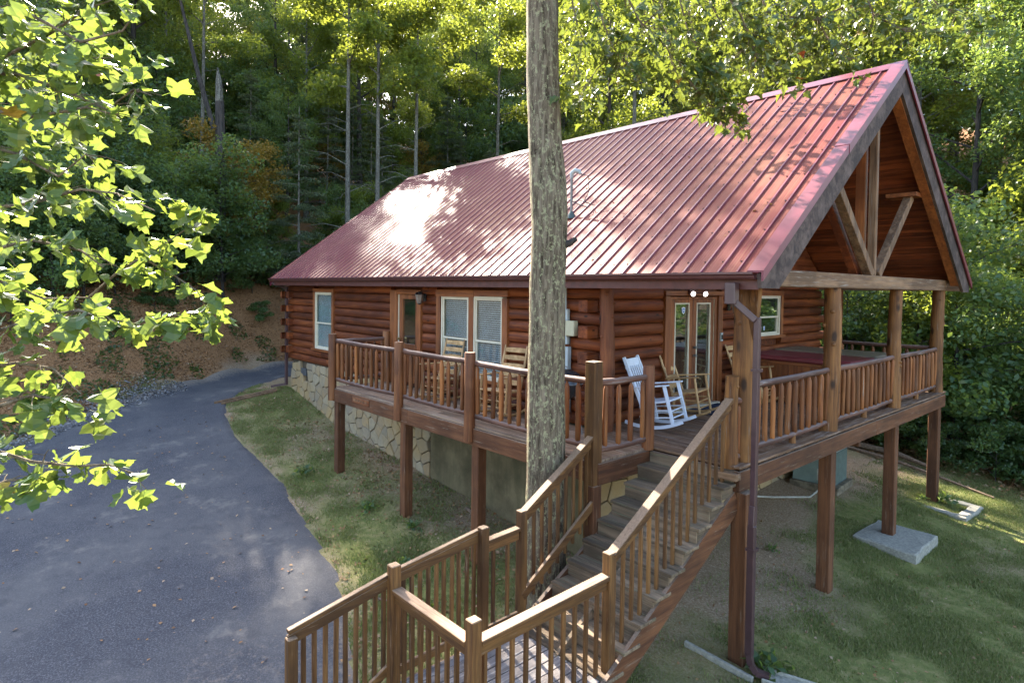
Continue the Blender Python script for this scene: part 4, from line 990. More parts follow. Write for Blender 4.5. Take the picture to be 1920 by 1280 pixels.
lantern(FW, -7.50, 1.93, 'glass wall lantern between the side door and the double window'); lantern(SW, 4.33, 1.84, 'wall lantern on the right of the french doors')
fl = thing('flood_light', 'twin floodlight with two lit white bulbs over the french doors', 'flood light', SW(2.95, .1, 2.12))
wpart('mount', SW, [(2.87, 3.03, .1, .14, 2.06, 2.16)], M['gutter'], fl)
for yy, s in ((2.74, -1), (3.14, 1)):
    b = MB(); b.tube([SW(2.95+s*.04, .14, 2.10), SW(yy, .24, 2.10)], .014, 6); b.build('arm', M['gutter'], fl)
    c = Vector(SW(yy, .25, 2.09)); d = Vector((.85, -.5, -.15)).normalized(); b = MB(); b.tube([c-d*.05, c+d*.02, c+d*.07], [.024, .040, .054], 14); hd = b.build('lamp_head', M['gutter'], fl, smooth=True)
    b = MB(); b.tube([c+d*.060, c+d*.078, c+d*.092], [.044, .040, .02], 14); b.build('bulb', M['bulb'], hd, smooth=True)
kp = thing('key_box', 'small grey keypad on the right door frame', 'keypad', SW(4.03, .1, 1.25))
wpart('case', SW, [(4.0, 4.07, .096, .125, 1.18, 1.34)], M['greybox'], kp); wpart('button_pad', SW, [(4.01, 4.06, .1255, .13, 1.21, 1.30)], M['black'], kp)

# ------------------------------------------------------------------ downspouts, mast, yard pieces
def pipe(b, pts, w_=.075, d_=.06):
    for p, q in zip(pts[:-1], pts[1:]):
        up = (0, 1, 0) if abs((Vector(q)-Vector(p)).normalized().z) > .5 else (0, 0, 1); b.beam(p, q, w_, d_, up)
    return b
gz = h1(-.1, .1)
ds = thing('downspout', 'long dark downspout in front of the thick corner post, kicking out at the lawn', 'downspout', (-.08, .1, gz))
b = MB(); b.box(-.40, -.27, -.13, -.02, 1.98, 2.23); b.build('outlet', M['spout'], ds, bevel=.008)
b = MB(); b.beam((-.33, -.06, 2.03), (-.12, .08, 1.80), .085, .075); b.build('elbow', M['spout'], ds, bevel=.006)
b = MB(); b.box(-.132, -.062, .06, .125, -.40, 1.83); b.build('pipe', M['spout'], ds, bevel=.008)
b = MB(); b.beam((-.098, .092, -.38), (-.090, .06, -.62), .085, .07, (1, 0, 0)); b.box(-.132, -.047, .02, .09, gz+.28, -.60); b.build('pipe', M['spout'], ds, bevel=.006)
b = MB(); pts = [(-.09, .055, gz+.30), (-.07, .06, gz+.18), (-.02, .09, gz+.10), (.10, .16, gz+.06)]; [b.beam(pts[i], pts[i+1], .085, .065) for i in range(3)]; b.build('kick_out', M['spout'], ds)
for z in (1.2, -.9): bx('strap', -.146, -.04, .015 if z < 0 else .05, .136, z, z+.03, 'spout', ds, 0)
g2 = h1(-14.78, .3)
d2 = thing('downspout', 'thin brown downspout at the far left corner of the cabin', 'downspout', (-14.74, .36, g2))
b = MB(); b.box(-14.79, -14.70, .32, .39, g2+.12, 2.12); b.build('pipe', M['spout'], d2, bevel=.005); b = MB(); b.beam((-14.80, -.05, 2.22), (-14.745, .34, 2.08), .08, .07); b.build('elbow', M['spout'], d2)
b = MB(); b.beam((-14.76, .35, g2+.15), (-15.1, .05, g2+.06), .08, .07); b.build('kick_out', M['spout'], d2)
ma = thing('service_mast', 'thin steel electric service mast standing through the roof beside the trunk', 'electric mast', (-4.35, 1.4, 3.4))
MX, MY = -4.28, 1.40; zb_ = zr(MY)-.1
b = MB(); b.tube([(MX, MY, zb_), (MX, MY, 4.16)], .024, 10); b.build('pole', M['steel'], ma, smooth=True)
b = MB(); b.tube([(MX, MY, 4.14), (MX+.0, MY, 4.22), (MX+.05, MY+.03, 4.27), (MX+.12, MY+.07, 4.25), (MX+.14, MY+.08, 4.20)], [.03, .04, .045, .04, .03], 10); b.build('weather_head', M['greybox'], ma, smooth=True)
b = MB(); b.tube([(MX+.14, MY+.08, 4.2), (MX+.24, MY+.18, 4.17), (MX+.24, MY+.2, 3.9), (MX+.20, MY+.12, 3.72), (MX+.28, MY+.2, 3.66)], .008, 5); b.tube([(MX, MY, 3.72), (MX+.12, MY+.06, 3.66), (MX+.26, MY+.16, 3.60)], .009, 5); b.tube([(MX-.05, MY, 3.70), (MX+.10, MY+.10, 3.74), (MX+.34, MY+.24, 3.64)], .007, 5); b.build('service_wire', M['black'], ma)
b = MB(); lathe([(.10, zr(MY)-.0-.02), (.055, zr(MY)+.07), (.03, zr(MY)+.11)], (MX, MY, 0)).build('flashing', M['acdark'], ma)
# footings
def rough_slab(name, pts, z0, z1, label, cat, group, hole=None, seed=1):
    r = random.Random(seed); cx = sum(p[0] for p in pts)/4; cy = sum(p[1] for p in pts)/4; b = MB(); n = 7; ring = []
    for i in range(4):
        p, q = pts[i], pts[(i+1) % 4]
        for j in range(n): t = j/n; ring.append((p[0]+(q[0]-p[0])*t+r.uniform(-.014, .014), p[1]+(q[1]-p[1])*t+r.uniform(-.014, .014)))
    m_ = len(ring); vs = [(x+(x-cx)*.02, y+(y-cy)*.02, z0) for x, y in ring]+[(x, y, z1-.02+r.uniform(-.01, .01)) for x, y in ring]+[(cx+(x-cx)*.96, cy+(y-cy)*.96, z1+r.uniform(-.008, .008)) for x, y in ring]
    fs = [(i, (i+1) % m_, m_+(i+1) % m_, m_+i) for i in range(m_)]+[(m_+i, m_+(i+1) % m_, 2*m_+(i+1) % m_, 2*m_+i) for i in range(m_)]
    if hole:
        k = hole; vs += [(cx+(x-cx)*k, cy+(y-cy)*k, z1-.01+r.uniform(-.01, .01)) for x, y in ring]+[(cx+(x-cx)*(k-.03), cy+(y-cy)*(k-.03), z1-.14) for x, y in ring]
        fs += [(2*m_+i, 2*m_+(i+1) % m_, 3*m_+(i+1) % m_, 3*m_+i) for i in range(m_)]+[(3*m_+i, 3*m_+(i+1) % m_, 4*m_+(i+1) % m_, 4*m_+i) for i in range(m_)]
    else: fs.append(tuple(range(2*m_, 3*m_)))
    b.add(vs, fs); return single(name, b, M['concrete'], label, cat, (cx, cy, z0+.2), group)
rough_slab('concrete_footing', [(-.85, 5.42), (.20, 5.30), (.22, 6.62), (-.80, 6.62)], -2.66, -2.33, 'thick pale concrete slab on the lawn under the middle deck post', 'concrete footing', 'footings under the deck posts', seed=2)
rough_slab('concrete_footing', [(-.86, 8.30), (.32, 8.15), (.40, 9.25), (-.75, 9.35)], -2.62, -2.34, 'hollow weed-filled concrete ring at the foot of the farthest deck post', 'concrete footing', 'footings under the deck posts', hole=.68, seed=5)
for p, q, lab in (((-.90, -.02), (-.02, .02), 'narrow old timber edging lying in the grass by the stair foot'), ):
    b = MB(); b.beam((p[0], p[1], h1(*p)+.03), (q[0], q[1], h1(*q)+.03), .05, .08); single('edging_board', b, M['concrete'], lab, 'edging', (p[0], p[1], h1(*p)), bevel=.008)
tr_ = thing('splash_block', 'long pale concrete splash trough leading away from the downspout', 'splash block', (.2, .35, h1(.2, .35)))
b = MB(); a0 = Vector((.02, .16, h1(.02, .16)+.03)); a1 = Vector((.62, .42, h1(.62, .42)+.02)); b.beam(a0, a1, .26, .05); b.build('tray', M['concrete'], tr_, bevel=.01)
sd = (a1-a0).cross(Vector((0, 0, 1))).normalized()*.13
for s in (-1, 1): b = MB(); b.beam(a0+sd*s+Vector((0, 0, .04)), a1+sd*s+Vector((0, 0, .03)), .035, .05); b.build('lip', M['concrete'], tr_, bevel=.01)
b = MB(); a0 = Vector((-14.9, .1, h1(-14.9, .1)+.03)); a1 = Vector((-15.3, -1.5, h1(-15.3, -1.5)+.03)); b.beam(a0, a1, .14, .05); b.beam(a0+Vector((.22, -.05, 0)), a1+Vector((.30, .1, 0)), .08, .05)
single('splash_board', b, M['greyX'], 'pair of old boards leading water away from the left corner of the cabin', 'board', tuple(a0))
# air conditioner
M['paddirt'] = plain('dirty_pad', (.16, .13, .09), .95, .1, nz=.4)
ac = thing('air_conditioner', 'grey-green air conditioning unit on a concrete pad under the deck', 'air conditioner', (-2.15, 7.0, -2.12))
A0 = Vector((-2.60, 6.93, -2.02)); ux = Vector((.998, .06, 0)).normalized(); uy = Vector((-.06, .998, 0)).normalized()
def acb(u0, u1, v0, v1, z0, z1, nm, mt, par=ac, bv=.006):
    b = MB(); c = [A0+ux*u+uy*v for u, v in ((u0, v0), (u1, v0), (u1, v1), (u0, v1))]
    b.add([(p.x, p.y, z0) for p in c]+[(p.x, p.y, z1) for p in c], [(0, 3, 2, 1), (4, 5, 6, 7), (0, 1, 5, 4), (1, 2, 6, 5), (2, 3, 7, 6), (3, 0, 4, 7)]); return b.build(nm, M[mt], par, bevel=bv)
acb(0, .84, .02, .84, -2.0, -1.28, 'housing', 'acdark', bv=0)
acb(-.01, .82, -.002, .019, -2.0, -1.29, 'side_panel', 'acgreen'); acb(-.02, .86, -.02, .86, -1.28, -1.22, 'lid', 'acgreen')
for i in range(15): acb(.841, .85, .04+i*.053, .06+i*.053, -1.97, -1.31, 'louvre', 'acgreen', bv=0)
acb(.50, .74, -.012, -.003, -1.92, -1.68, 'rating_plate', 'hose', bv=0); acb(-.05, .95, -.08, .92, -2.16, -2.0, 'pad', 'paddirt', bv=.015)
b = MB(); pz = [(-2.85, 4.2, -1.5), (-2.7, 4.9, -1.98), (-2.4, 5.6, -2.08), (-1.95, 6.25, -2.10), (-1.9, 6.6, -2.0), (-1.95, 6.85, -1.9)]; b.tube(pz, .02, 6); b.build('refrigerant_pipe', M['hose'], ac, smooth=True)
# fallen sticks
def stick(pts, r, label, cat='fallen branch', mat='stick'):
    P = [(x, y, h1(x, y)+r+.005+dz) for x, y, dz in pts]; b = MB(); b.tube(P, [r*(1-.6*i/(len(P)-1)) for i in range(len(P))], 7, wob=.15); return single('fallen_branch', b, M[mat], label, cat, P[0])
stick([(-5.6, .1, .02), (-5.1, -.05, .12), (-4.6, -.25, .10), (-4.45, -.6, .03), (-4.6, -.8, 0)], .035, 'crooked branch lying on leaf litter between two deck posts')
stick([(-4.6, -2.6, 0), (-4.0, -2.35, .02), (-3.4, -2.3, .01)], .015, 'thin twig on the bare soil at the driveway edge')
stick([(-3.2, 11.2, 0), (-1.8, 11.0, .05), (-.6, 10.6, .02), (.4, 10.2, 0)], .05, 'long grey log along the lawn edge below the forest', mat='bark_dark' if False else 'stick')
stick([(-3.0, 11.5, .02), (-1.9, 11.45, .1), (-1.0, 11.1, .05)], .09, 'short thick dark log at the forest edge past the air conditioner')

# ------------------------------------------------------------------ the big trunk before the deck, whose limbs hang over the roof
def place_leaf(verts, faces, shape, tris, pos, rot, s):
    n = len(verts); 
    for v in shape: verts.append(tuple(pos + rot @ (Vector(v)*s)))
    faces.extend(tuple(i+n for i in f) for f in tris)
def leaf_shape(kind, r, petiole=.35):
    """lobed leaf lying along +Y, folded along its midrib, petiole joining at the origin"""
    if kind == 'tulip': half = [(.08, -.03), (.30, -.02), (.58, .16), (.50, .28), (.31, .40), (.38, .55), (.50, .84), (.34, .80), (.16, .88)]; tip = (0, .76)
    else: half = [(.08, -.04), (.34, -.14), (.27, .08), (.66, .30), (.50, .36), (.27, .40), (.34, .58), (.22, .60), (.12, .80)]; tip = (0, 1.04)
    half = [(x*r.uniform(.88, 1.1), y+r.uniform(-.03, .03)) for x, y in half]
    fold = r.uniform(.05, .5); droop = r.uniform(.05, .45); tw = r.uniform(-.3, .3); ph = r.uniform(0, 6)
    def z(x, y): return abs(x)*fold - droop*y*y + tw*x*y + .05*math.sin(y*8+x*6+ph)
    from mathutils.geometry import tessellate_polygon
    mid = [tip, (0, .52), (0, .26), (0, 0)]; vs = []; fs = []
    for sgn in (1, -1):
        poly = [(x*sgn, y) for x, y in half]+mid; n0_ = len(vs); vs += [(x, y+petiole, z(x, y)) for x, y in poly]
        for t in tessellate_polygon([[Vector((x, y, 0)) for x, y in poly]]):
            q = [vs[n0_+i] for i in t]; cr_ = (q[1][0]-q[0][0])*(q[2][1]-q[0][1])-(q[1][1]-q[0][1])*(q[2][0]-q[0][0])
            if abs(cr_) > 1e-6: fs.append(tuple(n0_+i for i in (t if cr_ > 0 else reversed(t))))
    k = len(vs); w_ = .014
    vs += [(-w_, 0, 0), (w_, 0, 0), (w_, petiole, 0), (-w_, petiole, 0)]; fs.append((k, k+1, k+2, k+3))
    return vs, fs
def leaf_meshes(kind, mat, n, seed):
    r = random.Random(seed); out = []
    for i in range(n):
        vs, fs = leaf_shape(kind, r); me = bpy.data.meshes.new('leaf'); me.from_pydata(vs, [], fs); me.materials.append(mat); me.update(); out.append((me, vs, fs))
    return out
def dress(tree, branches, kind, mat, size, per_m, seed, odd=(), limit=300, spread=.25, name='bough', wood_='twig', r0=.016):
    """boughs (tubes) with side twigs and leaves; the first `limit` leaves are parts, the rest one joined part"""
    r = random.Random(seed); lm = leaf_meshes(kind, M[mat], 10, seed); spots = []
    for bi, pts in enumerate(branches):
        P = [Vector(p) for p in pts]; b = MB(); n = len(P); b.tube(P, [r0*(1-.75*i/(n-1)) for i in range(n)], 6)
        for i in range(n-1):
            L = (P[i+1]-P[i]).length
            for k in range(max(1, int(L*per_m))):
                t = r.random(); c = P[i].lerp(P[i+1], t); d = (P[i+1]-P[i]).normalized()
                sd = Vector((r.gauss(0, 1), r.gauss(0, 1), r.gauss(-.15, .55))).normalized(); q = c+(sd*.8+d*.5)*r.uniform(.2, 1)*spread
                if r.random() < .45: b.tube([c, (c+q)/2+Vector((0, 0, .01)), q], [r0*.28, r0*.22, r0*.14], 4, cap=False)
                for _ in range(r.choice((1, 1, 2))): spots.append((q, (q-c)))
        b.build(name, M[wood_], tree, smooth=True)
    r.shuffle(spots); vv, ff = [], []
    for i, (q, away) in enumerate(spots):
        a = math.atan2(away.y, away.x)+r.gauss(0, .9); pitch = r.gauss(-.55, .45); roll = r.gauss(0, .55)
        rot = (Matrix.Rotation(a-math.pi/2, 3, 'Z') @ Matrix.Rotation(pitch, 3, 'X') @ Matrix.Rotation(roll, 3, 'Y'))
        s = size*r.choice((.55, .75, .9, 1, 1.1, 1.25)); me, vs, fs = lm[r.randrange(len(lm))]
        if i < limit:
            o = link('leaf', me, tree, q, rot.to_euler(), (s, s, s))
            if odd and r.random() < odd[1]: 
                o.data = me.copy(); o.data.materials[0] = M[odd[0] if r.random() < .75 else 'leaf_red']; o['label'] = 'yellowed leaf with brown specks' if o.data.materials[0] is M[odd[0]] else 'red leaf turning early'
        else: place_leaf(vv, ff, vs, fs, q-org(tree), rot, s)
    if vv:
        me = bpy.data.meshes.new('leaves'); me.from_pydata(vv, [], ff); me.materials.append(M[mat]); me.update()
        o = bpy.data.objects.new('leaves', me); col.objects.link(o); o.parent = tree; o['kind'] = 'stuff'

tz = h1(-2.08, -1.38)
bt = thing('big_tree', 'tall tree trunk crusted with pale lichen rising before the deck and stairs', 'tree', (-2.05, -1.38, tz))
b = MB(); tp = [(-2.02, -1.38, tz-.2, .33), (-2.04, -1.38, tz+.25, .285), (-2.06, -1.38, -1.2, .262), (-2.07, -1.38, 0, .243), (-2.08, -1.38, 1.0, .232), (-2.085, -1.38, 2.2, .222), (-2.06, -1.38, 3.0, .222), (-2.09, -1.38, 3.35, .232), (-2.15, -1.38, 3.9, .208), (-2.22, -1.38, 4.8, .203), (-2.24, -1.38, 5.8, .198), (-2.2, -1.3, 7.5, .18), (-2.1, -1.2, 10, .15), (-2.0, -1.1, 13, .10), (-1.95, -1.1, 16, .04)]
b2 = []; 
for a, c in zip(tp[:-1], tp[1:]):
    for j in range(5): t = j/5; b2.append(tuple(a[i]*(1-t)+c[i]*t for i in range(4)))
b2.append(tp[-1])
b.tube([p[:3] for p in b2], [p[3] for p in b2], 28, wob=.022); trunk = b.build('trunk', M['bark'], bt, smooth=True)
b = MB(); b.tube([(-2.0, -1.30, 2.66), (-1.84, -1.25, 2.70), (-1.76, -1.22, 2.75)], [.07, .045, .03], 8, wob=.1); b.build('branch_stub', M['bark_dark'], bt, smooth=True)
LIMB = [[(-2.2, -1.3, 8.2), (-2.9, .0, 9.0), (-3.81, 1.19, 7.8)], [(-2.9, .0, 9.0), (-3.2, 1.2, 9.1), (-3.58, 2.21, 8.08)], [(-2.9, .0, 9.0), (-2.6, 1.8, 9.3), (-2.88, 3.0, 8.1)], [(-2.6, 1.8, 9.3), (-2.4, 3.2, 9.2), (-2.5, 4.19, 8.38)],
        [(-2.4, 3.2, 9.2), (-1.8, 3.9, 8.9), (-1.61, 4.42, 8.12)], [(-2.4, 3.2, 9.2), (-1.4, 4.6, 9.0), (-.85, 5.28, 8.13)], [(-1.4, 4.6, 9.0), (-.4, 4.9, 8.4), (.1, 4.83, 7.6)], [(-2.6, 1.8, 9.3), (-2.6, 1.8, 8.4), (-2.61, 1.78, 7.55)],
        [(-2.2, -1.3, 7.4), (-1.9, -.9, 7.5), (-1.4, -.2, 7.2), (-1.16, -.41, 6.06)], [(-1.4, -.2, 7.2), (-1.3, .1, 6.8), (-1.37, .12, 6.33)], [(-2.18, -1.28, 8.0), (-1.2, .3, 8.2), (-.2, 1.5, 7.6), (.43, 2.14, 6.36)],
        [(-.2, 1.5, 7.6), (.2, 2.3, 7.1), (.53, 2.86, 6.57)], [(-1.2, .3, 8.2), (-1.3, .6, 7.3), (-1.41, .68, 6.54)], [(-2.2, -1.3, 7.2), (-2.2, -1.15, 6.8), (-2.15, -1.07, 6.21)], [(-2.2, -1.3, 6.9), (-1.8, -1.3, 6.7), (-1.56, -1.32, 5.9)]]
for pts in LIMB:
    b = MB(); n = len(pts); b.tube(pts, [.055*(1-.55*i/(n-1)) for i in range(n)], 8); b.build('limb', M['twig'], bt, smooth=True)
MAPLE = [
  [(-1.16, -0.41, 6.06), (-1.17, -0.44, 5.54), (-1.4, -0.71, 5.21), (-1.65, -1.01, 4.82), (-1.79, -1.18, 4.46)],
  [(-1.37, 0.12, 6.33), (-1.21, 0.26, 5.5), (-1.01, 0.47, 5.01), (-1.07, 0.84, 4.76), (-1.02, 1.19, 4.5)],
  [(0.43, 2.14, 6.36), (0.17, 1.82, 5.87), (-0.1, 1.51, 5.67), (-0.38, 1.2, 5.72), (-0.61, 0.94, 5.51), (-0.78, 0.73, 5.16)],
  [(-1.41, 0.68, 6.54), (-1.1, 1.0, 5.67), (-0.85, 1.57, 5.46), (-0.73, 1.99, 5.16)],
  [(0.2, 1.88, 6.35), (0.4, 2.08, 5.73), (0.69, 2.39, 5.53), (1.1, 2.85, 5.57), (1.38, 3.16, 5.51)],
  [(-0.26, 1.36, 6.35), (-0.06, 1.56, 5.59), (0.09, 1.71, 5.24), (0.23, 1.87, 5.14)],
  [(-1.56, -1.32, 5.9), (-1.42, -1.19, 5.27), (-1.33, -1.1, 4.96), (-1.24, -0.7, 4.66)],
  [(-0.93, 1.22, 6.55), (-0.72, 1.44, 5.97), (-0.5, 1.96, 5.62), (-0.43, 2.33, 5.44)],
  [(-1.4, -0.52, 6.11), (-1.22, -0.07, 5.21), (-1.19, 0.26, 4.87), (-1.11, 0.64, 4.62)],
  [(-1.23, -1.25, 5.79), (-1.01, -1.03, 5.19), (-0.91, -0.63, 4.97), (-0.94, -0.37, 4.73)],
  [(-0.94, 0.3, 6.23), (-0.65, 0.59, 5.62), (-0.6, 0.93, 5.16), (-0.78, 1.02, 4.95)],
  [(-0.2, 2.04, 6.56), (0.16, 2.41, 5.84), (0.36, 2.63, 5.62)],
  [(-2.15, -1.07, 6.21), (-2.04, -0.97, 5.53), (-1.94, -0.87, 5.13)],
  [(0.53, 2.86, 6.57), (0.83, 3.18, 6.07), (1.08, 3.45, 5.93)],
  [(-3.81, 1.19, 7.8), (-3.73, 1.25, 6.89), (-3.83, 1.11, 6.26), (-3.91, 1.0, 5.71)], [(-3.58, 2.21, 8.08), (-3.43, 2.35, 7.13), (-3.54, 2.2, 6.46), (-3.72, 1.98, 5.98)],
  [(-2.88, 3.0, 8.1), (-2.92, 2.92, 7.14), (-2.77, 3.05, 6.38), (-3.01, 2.76, 5.75)], [(-2.5, 4.19, 8.38), (-2.61, 4.03, 7.38), (-2.72, 3.87, 6.78), (-2.47, 4.13, 6.2)],
  [(-1.61, 4.42, 8.12), (-1.72, 4.27, 7.35), (-1.9, 4.05, 6.78), (-1.63, 4.33, 6.4)], [(-0.85, 5.28, 8.13), (-0.96, 5.13, 7.27), (-1.13, 4.91, 6.79), (-1.0, 5.05, 6.5)],
  [(0.1, 4.83, 7.6), (0.01, 4.69, 6.9), (-0.21, 4.43, 6.55)], [(-2.61, 1.78, 7.55), (-2.64, 1.71, 6.51), (-2.5, 1.83, 5.9), (-2.14, 2.21, 5.22)]]
dress(bt, MAPLE, 'maple', 'leaf_maple', .115, 60, 5, odd=('leaf_yellow', .04), spread=.34)
dress(bt, [[(-1.21, 0.26, 5.5), (-1.01, 0.47, 5.01), (-1.07, 0.84, 4.76), (-1.02, 1.19, 4.5), (-.98, 1.28, 4.36)], [(-1.19, 0.26, 4.87), (-1.11, 0.64, 4.62), (-1.05, .9, 4.5)], [(-1.3, .1, 5.2), (-1.25, .5, 4.95), (-1.2, .85, 4.7)]], 'maple', 'leaf_maple', .115, 60, 15, limit=90, spread=.22)
TULIP = [
  [(-1.35, -6.9, 3.16), (-0.86, -6.65, 3.29), (-0.44, -6.47, 3.35), (-0.21, -6.36, 3.42), (-0.19, -6.19, 3.54)],
  [(-1.18, -6.86, 3.27), (-0.79, -6.57, 3.21), (-0.51, -6.41, 3.1), (-0.25, -6.27, 2.98), (-0.05, -6.19, 3.05), (0.01, -6.13, 3.02)],
  [(-1.04, -6.86, 2.9), (-0.66, -6.6, 2.78), (-0.39, -6.45, 2.65), (-0.3, -6.34, 2.77)],
  [(-1.02, -6.86, 2.49), (-0.6, -6.54, 2.53), (-0.32, -6.37, 2.59), (-0.2, -6.24, 2.57), (-0.08, -6.1, 2.49)],
  [(-1.14, -6.87, 1.93), (-0.83, -6.66, 2.14), (-0.68, -6.49, 2.05), (-0.4, -6.33, 2.06)],
  [(-0.67, -6.79, 1.84), (-0.33, -6.56, 1.96), (-0.06, -6.41, 2.01), (0.02, -6.32, 1.97)],
  [(-0.83, -6.83, 1.67), (-0.51, -6.61, 1.74), (-0.26, -6.49, 1.73), (-0.17, -6.39, 1.61)],
  [(-0.69, -6.83, 1.32), (-0.53, -6.66, 1.3), (-0.44, -6.56, 1.26), (-0.3, -6.4, 1.24), (-0.19, -6.28, 1.25), (-0.11, -6.19, 1.21)],
  [(-0.78, -6.85, 3.45), (-0.37, -6.55, 3.39), (-0.1, -6.39, 3.23), (0.03, -6.25, 3.28), (0.07, -6.2, 3.37)],
  [(-0.68, -6.78, 2.26), (-0.47, -6.55, 2.34), (-0.31, -6.37, 2.29), (-0.23, -6.29, 2.21)],
  [(-1.46, -6.86, 3.55), (-1.13, -6.5, 3.19), (-0.96, -6.32, 2.98), (-0.75, -6.25, 2.78)],
  [(-0.39, -6.79, 1.52), (-0.2, -6.57, 1.62), (-0.12, -6.48, 1.6), (-0.08, -6.44, 1.54)],
  [(-1.18, -6.86, 3.39), (-0.88, -6.51, 3.45), (-0.55, -6.3, 3.3), (-0.3, -6.17, 3.27)],
  [(-0.73, -6.81, 2.99), (-0.49, -6.54, 2.94), (-0.19, -6.36, 2.96), (-0.08, -6.23, 2.92)],
  [(-0.64, -6.79, 1.09), (-0.51, -6.64, 1.17), (-0.42, -6.54, 1.17)]]
SPRAY = [[(-0.3, -6.21, 2.2), (-0.18, -6.08, 2.3), (-0.08, -5.96, 2.41), (0.01, -5.86, 2.51)], [(-0.33, -6.25, 1.95), (-0.25, -6.16, 1.93), (-0.1, -6.0, 1.98), (0.02, -5.86, 1.95)], [(-0.22, -6.12, 2.26), (-0.11, -6.0, 2.17), (-0.04, -5.92, 2.1), (0.01, -5.87, 1.98)]]
tx, ty = -1.9, -8.3; tg = h1(tx, ty)
tt_ = thing('tulip_tree', 'tulip tree whose sunlit lobed leaves fill the left edge of the picture', 'tree', (tx, ty, tg))
b = MB(); b.tube([(tx, ty, tg-.2), (tx+.03, ty, tg+2), (tx+.02, ty, 3), (tx, ty+.05, 7)], [.17, .14, .11, .07], 14, wob=.02); b.build('trunk', M['bark'], tt_, smooth=True)
for pts in TULIP:
    p = Vector(pts[0]); z0 = max(tg+1.2, p.z-.9); q = Vector((tx, ty, z0)); md = (p+q)/2+Vector((-.1, 0, .12)); b = MB(); b.tube([q, md, p], [.035, .026, .017], 7); b.build('limb', M['twig'], tt_, smooth=True)
dress(tt_, TULIP, 'tulip', 'leaf_near', .094, 34, 9, odd=('leaf_yellow', .008), limit=240, spread=.17, r0=.011)
b = MB(); b.tube([(-.4, -6.33, 2.06), (-.3, -6.21, 2.2), (-.22, -6.12, 2.26)], .006, 6); b.tube([(-.4, -6.33, 2.06), (-.33, -6.25, 1.95)], .004, 6); b.build('limb', M['twig'], tt_, smooth=True)
_keep = [o for o in tt_.children if o.name.startswith('leaves')]
dress(tt_, SPRAY, 'tulip', 'leaf_near', .088, 52, 12, limit=60, spread=.10, r0=.006)

